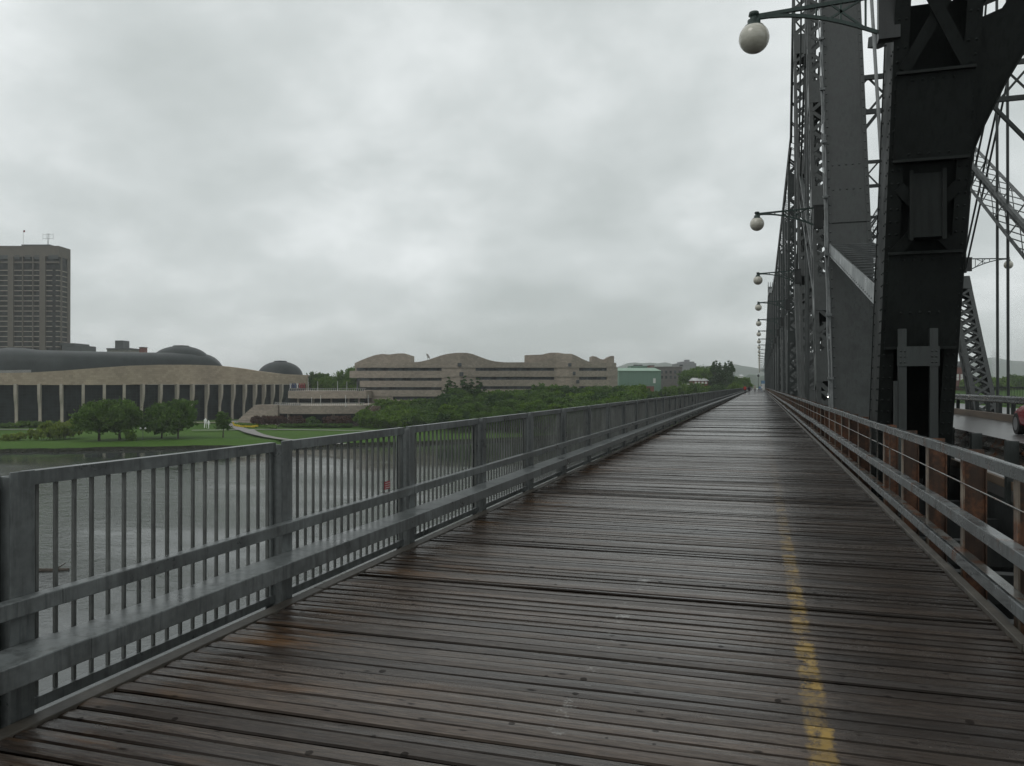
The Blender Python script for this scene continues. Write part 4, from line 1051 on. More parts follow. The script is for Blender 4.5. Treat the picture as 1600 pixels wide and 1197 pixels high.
mb = MB(); strip(mb, 557, 963, 6, wz, -7, lambda p: zy(574.8, wz(p)), 21, 1.3); mb.build('window_band', 'winglass', wing)
mb = MB()
strip(mb, 555, 641, 4, lambda p: wz(p)+9, 6, lambda p: zy(lerp([(555, 567), (565, 562.5), (575, 558.5), (588, 554.2), (598, 553), (608, 554), (620, 552.3), (632, 552.1), (638, 554), (641, 555)], p), wz(p)+9), 14)
mb.build('roof_volume', 'stone2', wing); mb = MB()
strip(mb, 820, 896, 4, lambda p: wz(p)+9, 6, lambda p: zy(lerp([(820, 555), (848, 554), (854, 552), (862, 551), (872, 551.2), (885, 553), (896, 556)], p), wz(p)+9), 14)
mb.build('roof_volume', 'stone2', wing); mb = MB()
strip(mb, 925.5, 959.5, 3, lambda p: wz(p)+6, 6, lambda p: zy(lerp([(925.5, 556.4), (931, 557), (938, 561), (944, 562), (950, 559), (953, 556.5), (959.5, 556)], p), wz(p)+6), 14)
mb.build('roof_volume', 'stone2', wing)
for (px, y) in ((718, 570), (721, 584.5), (723.5, 599), (890.5, 570), (896.5, 583.5), (902.5, 596.5)):
    mb = MB(); Z = wz(px)-.10; c = G(px, Z, zy(y, Z)); h_ = .8 if px < 800 else .75
    mb.bar(c-RT*h_, c+RT*h_, .5, 1.5 if px < 800 else 1.4); mb.build('window', 'winglass', wing)
mb = MB(); c = G(668, 338, zy(562, 338)); mb.tube(c, c+Vector((0, 0, 1.2)), .1, .1, 6); mb.lathe((0, 0, 0), [(1.3, .35), (.8, .1), (0.02, 0), (.8, .06), (1.3, .35)], 16)
rot = Matrix.Rotation(radians(62), 3, 'Y'); k0 = 12
mb.v = mb.v[:k0]+[tuple(rot @ Vector(v_)+c+Vector((0, 0, 1.3))) for v_ in mb.v[k0:]]
mb.build('satellite_dish', 'concrete', wing)

# ================================================================ TOWER BLOCK
TZ = 520.
tw = thing('tower_block', G(50, TZ, -7), 'tall brown concrete office tower with rows of balcony bands behind the museum', 'tower')
def wside(px): return (px-CX)/F*TZ
fx0, fx1 = -8, 91.5
zt = zy(384, TZ); zb = -7.0
def tp(px, d, z): q = G(px, TZ, z)+FW*d; return q
W_ = (fx1-fx0)/F*TZ; base = G(fx0, TZ, 0)
def L2(x, d, z): return base+RT*x+FW*d+Vector((0, 0, z))
def tbox(mb, x0, x1, d0, d1, z0, z1): mb.hexa([L2(x0, d0, z0), L2(x1, d0, z0), L2(x1, d1, z0), L2(x0, d1, z0)], [L2(x0, d0, z1), L2(x1, d0, z1), L2(x1, d1, z1), L2(x0, d1, z1)])
D_ = 13.8
def sxp(px): return (px-fx0)/F*TZ
mb = MB(); tbox(mb, .5, W_-.5, 1, D_-.4, zb, zt-3); mb.build('window_bands', 'darkglass', tw)
mb = MB(); ztc = zy(396, TZ)
tbox(mb, 0, W_, 0, D_, ztc-2, zt)
for (a, b_) in ((12.5, 21), (62, 71)):
    tbox(mb, sxp(a), sxp(b_), -.6, 2, zb, ztc-2.01)
tbox(mb, sxp(12.5), sxp(71), -.3, 1.2, zy(401, TZ), zy(400, TZ)); tbox(mb, sxp(-8), W_-.1, -.3, 1.2, zy(411, TZ), zy(408.5, TZ))
for px in (35, 51): tbox(mb, sxp(px)-.35, sxp(px)+.35, -.25, 1.2, zb, ztc-2.01)
mb.build('tower_wall', 'towerwall', tw)
z = zy(421.5, TZ); dz = (zy(421.5, TZ)-zy(541, TZ))/15.
for i in range(26):
    zq = z-dz*i
    if zq < zb: break
    mb = MB()
    for (a, b_) in ((-4, 12.4), (21.1, 61.9), (71.1, 80.5), (86.5, 90.5)): tbox(mb, sxp(a), sxp(b_), .1, 1.2, zq-.55, zq)
    tbox(mb, W_-.8, W_-.12, .4, 10.2, zq-.55, zq)
    mb.build('balcony_band', 'band', tw)
mb = MB()
for d0, d1 in ((2.3, 4.1), (10.3, D_)): tbox(mb, W_-1.2, W_+.02, d0, d1, zb, ztc-2.01)
mb.build('corner_piers', 'towerwall', tw)
mb = MB()
for px in (1, 8, 26, 43, 57, 79, 86):
    for (y0, y1) in ((398.5, 404.5),):
        tbox(mb, sxp(px)-1.7, sxp(px)+1.7, -.06, .3, zy(y1, TZ), zy(y0, TZ))
mb.build('top_windows', 'darkroof', tw)
mb = MB(); tbox(mb, sxp(27), sxp(72), 4, 12, zt, zt+1.6); mb.build('penthouse', 'darkroof', tw)
mb = MB(); c = L2(sxp(69), 4, zt); mb.tube(c, c+Vector((0, 0, 9)), .28, .15, 6)
for h_ in (5.5, 8.0): mb.bar(c+Vector((0, 0, h_))-RT*3.4, c+Vector((0, 0, h_))+RT*3.4, .12, .12)
for x in (-3.4, -1.2, 1.2, 3.4): mb.bar(c+RT*x+Vector((0, 0, 4.6)), c+RT*x+Vector((0, 0, 9.0)), .1, .1, (0, 1, 0))
mb.build('antenna', 'darkroof', tw)
mb = MB(); c = L2(sxp(30), 4, zt); mb.tube(c, c+Vector((0, 0, 11)), .12, .08, 6); fp = mb.build('flagpole', 'white', tw)
mb = MB(); mb.box(c.x-.1, c.x+1.5, c.y-.02, c.y+.02, c.z+9.6, c.z+10.9); mb.build('flag', 'flower_r', fp)
mb = MB(); tbox(mb, W_+1, W_+14, 2, 20, -7, zy(539.5, TZ)); tbox(mb, W_-2, W_+9.5, 1.6, 20, zy(539.4, TZ), zy(536, TZ))
mb2 = MB(); c = None
lw = thing('low_office_block', L2(W_+6, 2, -7), 'low dark block at the foot of the tall tower, right of it', 'building'); mb.build('walls', 'darkroof', lw)
# other rooftops behind the vault
b1 = thing('distant_building', G(185, 620, -7), 'pale building with a dark square rooftop box showing over the copper vault', 'building')
mb = MB(); c = G(166, 620, 0); w_ = 39/F*620
def rbox(mb, px0, px1, Z, y0, y1, dep, zb=None):
    a = G(px0, Z, 0); b_ = G(px1, Z, 0); z1 = zy(y0, Z); z0 = zy(y1, Z) if zb is None else zb
    A = [a, b_, b_+FW*dep, a+FW*dep]; mb.hexa([(v_.x, v_.y, z0) for v_ in A], [(v_.x, v_.y, z1) for v_ in A])
rbox(mb, 167, 204, 620, 546, 0, 20, -7); mb.build('walls', 'concrete', b1)
mb = MB(); rbox(mb, 166, 205, 619, 544, 546, 22); rbox(mb, 179.5, 192.5, 622, 532, 544, 10); mb.build('roof_box', 'darkroof', b1)
b2 = thing('chimney_stack', G(221, 620, -7), 'small square brown chimney stack between the roof box and the dome', 'chimney')
mb = MB(); rbox(mb, 217.5, 225.5, 620, 543, 0, 5, -7); mb.build('shaft', 'brick', b2)
mb = MB(); rbox(mb, 217, 226, 619.6, 542.2, 543, 5.6); mb.build('cap', 'darkroof', b2)
b3 = thing('distant_building', G(515, 700, -7), 'grey building top between the trees left of the office wing', 'building')
mb = MB(); rbox(mb, 503, 510, 700, 585, 0, 12, -7); mb.build('walls', 'greystone', b3)
mb = MB(); rbox(mb, 502.6, 510.4, 699.8, 584.4, 585, 12.4); mb.build('roof', 'darkroof', b3)
# ================================================================ RIGHT-HAND TOWN
def windows(root, px0, px1, nx, ys, Z, w=1.3, h=1.8, mat='winglass'):
    for y in ys:
        for i in range(nx):
            px = px0+(px1-px0)*i/max(1, nx-1); c = G(px, Z-.04, zy(y, Z)); mb = MB(); mb.bar(c-RT*w/2, c+RT*w/2, .12, h); mb.build('window', mat, root)
g1 = thing('green_warehouse', G(1000, 470, -1), 'pale green metal clad hall right of the stone office wing', 'building')
mb = MB(); rbox(mb, 967, 1033, 470, 580, 0, 30, -6); mb.build('walls', 'green1', g1)
mb = MB(); a = G(966, 469.5, zy(580, 470)); b_ = G(1033.5, 469.5, zy(580, 470)); u_ = Vector((0, 0, 2.2))
mb.hexa([a, b_, b_+FW*31, a+FW*31], [a+Vector((0, 0, .25)), b_+Vector((0, 0, .25)), b_+FW*15-RT*1.2+u_, a+FW*15+RT*.6+u_]); mb.build('roof', 'green2', g1)
mb = MB(); c = G(1022.5, 469.9, zy(595, 470)); mb.bar(c-RT*.7, c+RT*.7, .12, 2.8); mb.build('door', 'white', g1)
g2 = thing('green_hall', G(1003, 520, -1), 'darker green block standing behind the pale green hall', 'building')
mb = MB(); rbox(mb, 986, 1015, 520, 571.5, 0, 16, -6); rbox(mb, 962, 986, 521, 575.5, 0, 15, -6); mb.build('walls', 'green1', g2)
mb = MB(); rbox(mb, 991, 997, 521, 570, 571.5, 4); rbox(mb, 998.5, 1004, 521, 570, 571.5, 4); mb.build('roof_vents', 'darkroof', g2)
g3 = thing('brick_chimney_block', G(1019, 512, -1), 'small red brick block joining the green hall and grey stone building', 'building')
mb = MB(); rbox(mb, 1015, 1022.5, 512, 571.5, 0, 12, -6); mb.build('walls', 'brick', g3)
mb = MB(); rbox(mb, 1014.6, 1022.9, 511.8, 570.8, 571.5, 12); mb.build('cap', 'darkroof', g3)
g4 = thing('grey_stone_building', G(1045, 490, -1), 'flat roofed grey stone building with two rows of windows', 'building')
mb = MB(); rbox(mb, 1022.8, 1066, 490, 573.6, 0, 25, -6); mb.build('walls', 'greystone', g4)
mb = MB(); rbox(mb, 1022.4, 1066.5, 489.6, 572.6, 573.6, 25.6); mb.build('roof_edge', 'concrete', g4)
windows(g4, 1027, 1062, 6, (581.5, 589.5), 490); 
g5 = thing('grey_tower_building', G(1075, 640, -1), 'grey stepped tower building rising behind the stone building', 'building')
mb = MB(); rbox(mb, 1060, 1088, 640, 567.5, 0, 25, -6); rbox(mb, 1066, 1085, 641, 565, 567.5, 20); rbox(mb, 1072, 1077.5, 642, 562, 565, 8); mb.build('walls', simple('grey_render', (.20, .20, .21), .8, .1, .2), g5)
mb = MB(); rbox(mb, 1062, 1067, 639.8, 570, 572, 1); mb.build('window', 'winglass', g5)
g6 = thing('brick_annex', G(1005, 452, -1), 'low brown brick annex below the pale green hall', 'building')
mb = MB(); rbox(mb, 985, 1022, 452, 603.5, 0, 12, -6); mb.build('walls', 'brick', g6)
mb = MB(); rbox(mb, 984.6, 1022.4, 451.6, 602.9, 603.5, 12.6); mb.build('roof', 'concrete', g6)
g7 = thing('red_brick_house', G(1095, 430, 0), 'low red brick house with a grey roof among the trees', 'house')
mb = MB(); rbox(mb, 1083, 1106, 430, 595, 0, 9, -2); mb.build('wall', 'brick', g7)
mb = MB(); a, b_ = G(1082, 429.5, zy(595, 430)), G(1109, 429.5, zy(595, 430)); mb.hexa([a, b_, b_+FW*10, a+FW*10], [a+RT*1.0+FW*4+Vector((0, 0, 1.6)), b_-RT*1.4+FW*4+Vector((0, 0, 1.5)), b_-RT*1.4+FW*6+Vector((0, 0, 1.5)), a+RT*1.0+FW*6+Vector((0, 0, 1.6))]); rf = mb.build('roof', 'paleroof', g7)
mb = MB(); rbox(mb, 1084, 1086, 433, 591, 595, 1.2); mb.build('chimney', 'brick', rf)
windows(g7, 1087, 1103, 4, (598,), 430, 1.1, 1.2, 'white')
g8 = thing('white_roofed_shed', G(1082, 415, 0), 'low shed with a pale flat roof in front of the red brick house', 'shed')
mb = MB(); rbox(mb, 1072, 1093, 415, 600.8, 0, 8, -4); mb.build('wall', 'brick', g8)
mb = MB(); rbox(mb, 1071.5, 1093.5, 414.6, 599.6, 600.8, 8.8); mb.build('roof', 'white', g8)
g9 = thing('white_house', G(1160, 700, 0), 'tiny white gabled house beyond the last trees at the bridge end', 'house')
mb = MB(); rbox(mb, 1157, 1162, 700, 588, 0, 8, -2); mb.build('wall', 'white', g9)
mb = MB(); a, b_ = G(1156.6, 699.6, zy(588, 700)), G(1162.4, 699.6, zy(588, 700)); mb.hexa([a, b_, b_+FW*9, a+FW*9], [a+FW*4+Vector((0, 0, 1.5)), b_+FW*4+Vector((0, 0, 1.5)), b_+FW*4.4+Vector((0, 0, 1.5)), a+FW*4.4+Vector((0, 0, 1.5))]); mb.build('roof', 'paleroof', g9)
# across the road
r1 = thing('brick_mansion', G(1490, 420, -3), 'red brick building with gables seen between the far truss posts', 'building')
mb = MB(); rbox(mb, 1474, 1513, 420, 582, 0, 20, -6); rbox(mb, 1495, 1507, 419, 574, 582, 10); mb.build('walls', 'brick', r1)
mb = MB()
for (pa, pb, y) in ((1474, 1490, 582), (1495, 1507, 574)):
    a, b_ = G(pa-.5, 418.6, zy(y, 420)), G(pb+.5, 418.6, zy(y, 420)); mid = (a+b_)/2+Vector((0, 0, 3.2)); mb.prism([a, b_, mid], FW*16)
rf = mb.build('roof', 'darkroof', r1)
mb = MB(); c = G(1480, 421, zy(582, 420)); mb.tube(c, c+Vector((0, 0, 7.5)), .5, .05, 6); mb.build('spire', 'darkroof', rf)
windows(r1, 1478, 1509, 6, (587, 592), 419, 1.2, 1.5, 'white')

# ================================================================ TREES
def leafcloud(lobes, n, size, seed, flat=.0):
    R_ = random.Random(seed); mb = MB(); tot = sum(l[3]**2 for l in lobes)
    for (cx, cy, cz, r, zs) in lobes:
        k = int(n*r*r/tot)
        # branch-clump structure: sub clumps over the lobe surface
        subs = []
        for _ in range(max(5, k//42)):
            th = R_.uniform(0, 2*pi); ph = math.acos(R_.uniform(-.75, 1)); q = r*R_.uniform(.55, 1.0)
            subs.append((cx+q*sin(ph)*cos(th), cy+q*sin(ph)*sin(th), cz+q*cos(ph)*zs, r*R_.uniform(.16, .34), R_.random()))
        for _ in range(k):
            sx_, sy_, sz_, sr, sh = R_.choice(subs)
            p_ = Vector((R_.gauss(0, 1), R_.gauss(0, 1), R_.gauss(0, .8)))*sr*.62+Vector((sx_, sy_, sz_))
            a = Vector((R_.gauss(0, 1), R_.gauss(0, 1), R_.gauss(0, .6))).normalized(); b_ = a.orthogonal().normalized()
            b_ = (Matrix.Rotation(R_.uniform(0, 6.28), 3, a) @ b_); c_ = a.cross(b_); s_ = size*R_.uniform(.55, 1.25)
            mb.add([p_-b_*s_, p_+c_*s_*.55, p_+b_*s_, p_-c_*s_*.55], [(0, 1, 2, 3)], (min(1, max(0, sh*.6+R_.random()*.4)), 0))
    return mb
def tree_proto(name, H, lobes, n, size, seed, leaf, trunk_r, forks, label, cat, base_h=None):
    root = thing(name, (0, 0, 0), label, cat)
    mb = leafcloud(lobes, n, size, seed); mb.build('crown', leaf, root, fixn=False)
    mb = MB(); R_ = random.Random(seed+1); th = base_h or H*.3
    mb.tube((0, 0, -.6), (.1, .05, th), trunk_r*1.25, trunk_r*.8, 8)
    for i in range(forks):
        l = lobes[i % len(lobes)]; mid = Vector((l[0]*.45+R_.uniform(-.2, .2), l[1]*.45, th+(l[2]-th)*.5)); mb.tube((.1, .05, th-.1), mid, trunk_r*.6, trunk_r*.38, 6); mb.tube(mid, (l[0], l[1], l[2]), trunk_r*.38, trunk_r*.12, 6)
        for q in range(3):
            e_ = Vector((l[0], l[1], l[2]))+Vector((R_.uniform(-1, 1), R_.uniform(-1, 1), R_.uniform(-.3, .9)))*l[3]*.7; mb.tube(mid, e_, trunk_r*.22, trunk_r*.06, 5)
    mb.build('trunk', 'bark', root)
    return root
PR = {}
def lob(seed, n, rx, rz, cz, r, zs=.85):
    R_ = random.Random(seed); out = [(0, 0, cz, r*1.15, zs)]
    for i in range(n): t = 2*pi*i/n+R_.uniform(-.4, .4); out.append((rx*cos(t)*R_.uniform(.6, 1), rx*sin(t)*R_.uniform(.6, 1), cz+R_.uniform(-rz, rz), r*R_.uniform(.7, 1), zs))
    return out
PR['round'] = tree_proto('leafy_tree', 12, lob(1, 10, 3.9, 2.0, 5.7, 3.3, 1.05), 10500, .36, 21, 'leaf_mid', .30, 5, 'x', 'tree', 2.4)
PR['round2'] = tree_proto('leafy_tree', 11, lob(5, 9, 3.1, 2.1, 5.2, 3.0, 1.05), 8500, .35, 22, 'leaf_mid', .24, 5, 'x', 'tree', 2.2)
PR['light'] = tree_proto('leafy_tree', 8, lob(8, 6, 2.3, 1.3, 4.6, 2.1, .9), 4600, .30, 23, 'leaf_light', .16, 4, 'x', 'tree', 1.4)
PR['dark'] = tree_proto('leafy_tree', 10, lob(11, 7, 2.8, 2.0, 6.0, 2.5, 1.0), 5600, .33, 24, 'leaf_dark', .22, 4, 'x', 'tree', 1.8)
PR['poplar'] = tree_proto('poplar_tree', 17, [(0, 0, 4, 1.7, 1.2), (.5, 0, 7, 2.2, 1.2), (-.6, .3, 9.5, 2.3, 1.2), (.4, -.2, 12.2, 1.8, 1.3), (-.1, 0, 14.6, 1.2, 1.4)], 5200, .36, 25, 'leaf_dark', .26, 5, 'x', 'tree', 2.4)
PR['small'] = tree_proto('young_tree', 5.4, [(0, 0, 2.6, 1.05, 1.0), (.2, .1, 3.6, 1.0, 1.1), (-.15, 0, 4.6, .72, 1.1)], 2600, .17, 26, 'leaf_mid', .09, 3, 'x', 'tree', 1.3)
PR['conifer'] = tree_proto('conifer_tree', 9, [(0, 0, 1.6, 1.9, .6), (0, 0, 2.8, 1.65, .6), (0, 0, 4.0, 1.35, .7), (0, 0, 5.2, 1.1, .8), (0, 0, 6.4, .8, .9), (0, 0, 7.5, .5, 1.1), (0, 0, 8.4, .3, 1.5)], 4200, .25, 27, 'leaf_dark', .16, 2, 'x', 'tree', 1.2)
def bush_proto(name, lobes, n, size, seed, leaf):
    root = thing(name, (0, 0, 0), 'x', 'bush'); leafcloud(lobes, n, size, seed).build('foliage', leaf, root, fixn=False)
    mb = MB()
    for i in range(5): l = lobes[i % len(lobes)]; mb.tube((l[0]*.3, l[1]*.3, -.4), (l[0], l[1], l[2]), .06, .02, 5)
    mb.build('stems', 'bark', root); return root
PR['bush'] = bush_proto('bush', lob(31, 6, 1.7, .4, 1.0, 1.2, .8), 2600, .22, 31, 'leaf_mid')
PR['bushl'] = bush_proto('bush', lob(32, 7, 1.9, .5, 1.1, 1.25, .8), 2800, .22, 32, 'leaf_light')
PR['bushd'] = bush_proto('bush', lob(33, 7, 2.6, .5, 1.3, 1.4, .8), 3400, .24, 33, 'leaf_dull')
PR['bushr'] = bush_proto('bush', lob(34, 6, 1.9, .4, 1.2, 1.2, .75), 2400, .2, 34, 'leaf_red')
used = {}
def plant(kind, px, Z, ybase_or_z, label, hscale=1., wscale=None, group=None, cat='tree', rot=None):
    z = ybase_or_z; p_ = G(px, Z, z); rz = random.uniform(0, 6.28) if rot is None else rot; sc = (wscale or hscale, wscale or hscale, hscale)
    if kind not in used:
        o = PR[kind]; used[kind] = 1; o.location = p_; o.rotation_euler = (0, 0, rz); o.scale = sc; o['label'] = label
        if group: o['group'] = group
        elif 'group' in o: del o['group']
    else:
        o = copy_tree(PR[kind], p_, label=label, rotz=rz, scale=sc)
        if group: o['group'] = group
        elif 'group' in o: del o['group']
    o['category'] = cat
    return o
def lz(px, Z): return land_z(px, Z)
random.seed(77)
# lawn trees by the water (measured crowns)
plant('round', 155, 214, -13.0, 'large spreading lawn tree, left one of the big overlapping pair before the hall', 1.07, 1.12)
plant('round', 187, 216, -13.0, 'large lawn tree overlapping its left neighbour, with a straight dark trunk', 1.12, 1.12, rot=2.)
plant('round2', 253, 219, -13.0, 'lawn tree with a forked leaning trunk, third along the water', 1.02, 1.02)
plant('round2', 278, 216, -13.0, 'dense round lawn tree beside the forked one, left of the young tree', 1.1, 1.02, rot=1.)
plant('small', 348.5, 222, -13.0, 'slim young tree standing alone on the lawn', 1.4, 1.95)
for i, (px, Z, hs, ws) in enumerate(((68, 214, 1.4, 1.15), (90, 217, 1.8, 1.2), (108, 222, 2.0, 1.1))):
    plant('bushd', px, Z, -13.1, ['wide pale olive bush at the water edge on the left', 'taller olive bush in the middle of the waterside clump', 'olive bush touching the foot of the big lawn trees'][i], hs, ws, 'olive waterside bushes', 'bush')
plant('bushd', 20, 208, -13.1, 'small brownish bush low on the left lawn', .9, .9, None, 'bush')
plant('bushl', 203, 213, -13.1, 'light green sapling bush between the big lawn trees', 1.3, .8, None, 'bush')
# hedge in front of glass
for px in list(range(-120, 92, 8)):
    plant('bush' if (px//8) % 3 else 'bushl', px, 272 if px < 30 else 276, -12.9, 'clipped shrub in the low hedge at the foot of the glass hall', .95 if px > 22 else .7, 1.1, 'hedge shrubs before the glass hall', 'shrub')
# trees behind terrace
plant('conifer', 480, 400, -9, 'pointed dark conifer just right of the hall end wall', 1.95, 1.2)
for i, (px, Z, s_) in enumerate(((492, 400, 1.5), (505, 395, 1.75), (518, 410, 1.35), (531, 400, 1.5), (556, 380, 1.75), (546, 372, 1.5))):
    plant(['round2', 'light', 'round', 'light', 'round', 'light'][i], px, Z, -6.5, ['leafy tree directly behind the left end of the upper terrace', 'pale leafy tree behind the upper terrace flagpoles', 'mid green tree behind the middle of the upper terrace', 'low pale tree in the sky gap left of the office wing', 'tall bright tree touching the left end of the office wing', 'lower bright tree in front of the tall one by the office wing'][i], s_*1.0, s_*.85)
plant('conifer', 561, 325, -6.3, 'small dark conifer against the rounded left end of the office wing', .95, .9)
# reddish bushes under the terrace
for i, px in enumerate((408, 420, 433, 462, 487, 523, 540)):
    plant('bushr' if i != 4 else 'bush', px, 286-(i % 2)*3, -12.9, 'reddish brown bush in the row under the lower terrace' if i != 4 else 'green bush among the reddish ones under the lower terrace', 1.7 if i not in (4,) else 1.4, 1.5, 'bushes under the terrace', 'bush')
for px in range(446, 548, 7):
    plant('bush', px, 279, -12.9, 'low green shrub in the border along the park path', .55, 1.0, 'low border shrubs by the path', 'shrub')
# hillside bushes
R_ = random.Random(9)
hb = []
for px in range(566, 720, 9):
    for (y, Z) in ((632, 316), (641, 303), (650, 289), (659, 276)):
        jx = R_.uniform(-4, 4); x = px+jx
        if y > 655 and x < 556: continue
        if y < 640 and x < 590: continue
        hb.append((x, Z+R_.uniform(-4, 4), y))
for (x, Z, y) in hb:
    kd = R_.choice(['bushl', 'bush', 'bushl']) if x < 640 else R_.choice(['bush', 'bush', 'bushl'])
    plant(kd, x, Z, zy(y+6, Z), 'leafy bush on the green slope below the office wing' , R_.uniform(1.2, 1.7), R_.uniform(1.3, 1.8), 'bushes on the slope below the wing', 'bush')
# conifers in front of wing
for i, (px, s_) in enumerate(((702, 1.45), (711, 1.2), (725, 1.5), (737, 1.35), (748, 1.4))):
    plant('conifer', px, 318, -7.5, 'dark conifer in the clump against the middle of the office wing', s_, s_*1.7, 'conifers before the office wing')
# wood between wing and boardwalk
WD = []
def ytop(px): return lerp([(690, 612), (720, 610), (760, 612), (800, 604), (830, 606), (850, 600), (875, 601), (880, 598), (900, 604), (960, 600), (985, 598), (1000, 606), (1020, 612), (1040, 600), (1060, 603), (1075, 601), (1120, 600)], px)
for px in range(698, 1012, 11):
    for ri, Z in enumerate((312, 290, 268, 250)):
        jx = R_.uniform(-4, 4); Zz = max(Z+R_.uniform(-6, 6), lerp(SHORE, px)+8)
        yt_ = ytop(px)+ri*11+R_.uniform(-3, 5)
        z0 = land_z(px, Zz)-.2; h_ = zy(yt_, Zz)-z0
        if h_ < 2.5: continue
        kd = R_.choice(['round', 'round2', 'dark', 'dark', 'light']) if ri < 2 else R_.choice(['round', 'round2', 'light', 'round2', 'dark'])
        hh = {'round': 10.6, 'round2': 9.6, 'dark': 9.4, 'light': 7.3}[kd]
        sc = h_/hh; plant(kd, px+jx, Zz, z0, 'broad leafy tree in the dense wood between the office wing and the boardwalk railing', sc, max(sc, .55)*R_.uniform(.8, 1.05), 'trees of the riverside wood')
plant('light', 857, 238, -12.6, 'single bright yellow green young tree in front of the dark wood', .98, .72)
for px in range(1012, 1150, 9):
    Z = 380+R_.uniform(-15, 20); yt_ = ytop(px)+R_.uniform(-2, 5); z0 = -7; h_ = zy(yt_, Z)-z0
    kd = R_.choice(['round2', 'dark', 'light', 'dark']); hh = {'round2': 9.6, 'dark': 9.4, 'light': 7.3}[kd]
    plant(kd, px, Z, z0, 'dark bushy tree in the row below the red brick house and stone building', h_/hh, h_/hh*.9, 'trees below the town buildings')
for i, (px, Z, yt_, kd) in enumerate(((1078, 450, 579, 'round2'), (1088, 448, 572, 'round'), (1099, 446, 569, 'round'), (1117, 430, 563, 'poplar'), (1124, 436, 566, 'poplar'), (1134, 428, 566, 'poplar'), (1141, 430, 563, 'poplar'), (1150, 420, 588, 'dark'), (1158, 415, 590, 'round2'), (1163, 425, 592, 'light'), (1106, 436, 575, 'light'))):
    hh = {'round': 10.6, 'round2': 9.6, 'dark': 9.4, 'light': 7.3, 'poplar': 16.4}[kd]; z0 = -3.5; h_ = zy(yt_, Z)-z0
    lab = ['lowest tree on the left shoulder of the mass beside the poplars', 'rounded tree on the left half of the mass beside the poplars', 'tallest rounded tree left of the poplars', 'leftmost of the four tall poplars near the bridge end', 'second of the four tall poplars, a little lower', 'third of the four tall poplars', 'rightmost of the four tall poplars near the bridge end', 'dark low tree right of the poplars', 'bushy tree by the end of the boardwalk railing', 'bright tree nearest the end of the boardwalk', 'paler tree tucked against the left poplar'][i]
    plant(kd, px, Z, z0, lab, h_/hh, h_/hh*(1.0 if kd == 'poplar' else .95))
# across the road
for i, px in enumerate(range(1516, 1680, 8)):
    Z = 430+R_.uniform(-20, 20); yt_ = (571 if i == 2 else 588)+R_.uniform(-1.5, 2.5)
    if i == 2: plant('conifer', px+3, 400, -5, 'pointed dark conifer right of the brick building across the road', (zy(572, 400)+5)/8.8, 1.1); continue
    kd = R_.choice(['light', 'round2', 'light']); hh = {'round2': 9.6, 'light': 7.3}[kd]; h_ = zy(yt_, Z)+6
    plant(kd, px, Z, -6, 'leafy tree in the green belt beyond the far railing across the road', h_/hh, h_/hh*.9, 'trees beyond the far railing')
for px in range(1380, 1500, 14):
    plant('round2', px, 450, -6, 'leafy tree behind the truss beside the red brick building', 1.35, 1.3, 'trees behind the brick building')
for kk, o in PR.items():
    if kk not in used: 
        for ch in list(o.children): bpy.data.objects.remove(ch)
        bpy.data.objects.remove(o)

# ================================================================ SHORE STONES
R3 = random.Random(21); mb = MB()
for _ in range(1500):
    px = R3.uniform(-500, 900); Z0 = lerp(SHORE, px)+1.1*sin(px*.045)+.7*sin(px*.13); q = G(px, Z0+R3.uniform(-.6, 1.8), -14.4+R3.uniform(-.05, .15)); r = R3.uniform(.1, .34)
    vs = [q+Vector((R3.uniform(.6, 1)*r*a, R3.uniform(.6, 1)*r*b_, R3.uniform(.4, .8)*r*c_)) for a, b_, c_ in ((1, 0, 0), (0, 1, 0), (-1, 0, 0), (0, -1, 0), (0, 0, 1), (0, 0, -1))]
    mb.add(vs, [(0, 1, 4), (1, 2, 4), (2, 3, 4), (3, 0, 4), (1, 0, 5), (2, 1, 5), (3, 2, 5), (0, 3, 5)])
tag(mb.build('shore_stones', simple('shore_stone', (.04, .038, .032), .9, .5, .8, spec=.1), kind='stuff', fixn=False), 'broken stones along the water edge below the lawn', 'stones')
# ================================================================ PARK DETAILS
def ribbon(name, pts, w, mat, kind='structure', lift=.14):
    mb = MB(); P_ = [G(px, Z, 0) for px, Z in pts]; vs = []
    for i, q in enumerate(P_):
        d = (P_[min(i+1, len(P_)-1)]-P_[max(i-1, 0)]).normalized(); n_ = Vector((d.y, -d.x, 0)); ww = w[i] if isinstance(w, list) else w
        for sg in (-1, 1): r_ = q+n_*ww/2*sg; vs.append((r_.x, r_.y, -12.9+.25+lift))
    mb.add(vs, [(2*i, 2*i+1, 2*i+3, 2*i+2) for i in range(len(P_)-1)]); return mb.build(name, mat, kind=kind)
def gz(y): return (EYE+12.55)*F/(y-HY)
ribbon('path', [(-160, gz(671)), (0, gz(671)), (40, gz(671)), (90, gz(671.5))], 3, 'path')
ribbon('path', [(300, gz(672.3)), (340, gz(672)), (380, gz(671.3)), (420, gz(671)), (470, gz(671.5)), (540, gz(672.5)), (640, gz(672.5))], 2.6, 'path')
ribbon('path', [(384, gz(671)), (392, gz(675)), (404, gz(679)), (422, gz(683)), (445, gz(686.5)), (480, gz(690)), (540, gz(694))], [5, 4, 3, 2.6, 2.4, 2.2, 2.0], 'path', lift=.16)
ribbon('path', [(362, gz(657.5)), (360, gz(662)), (366, gz(667)), (380, gz(671))], [8, 5, 4, 4], 'path', lift=.15)
ribbon('forecourt', [(290, gz(660)), (310, gz(660)), (335, gz(660)), (362, gz(659))], 6, 'stone2', lift=.13)
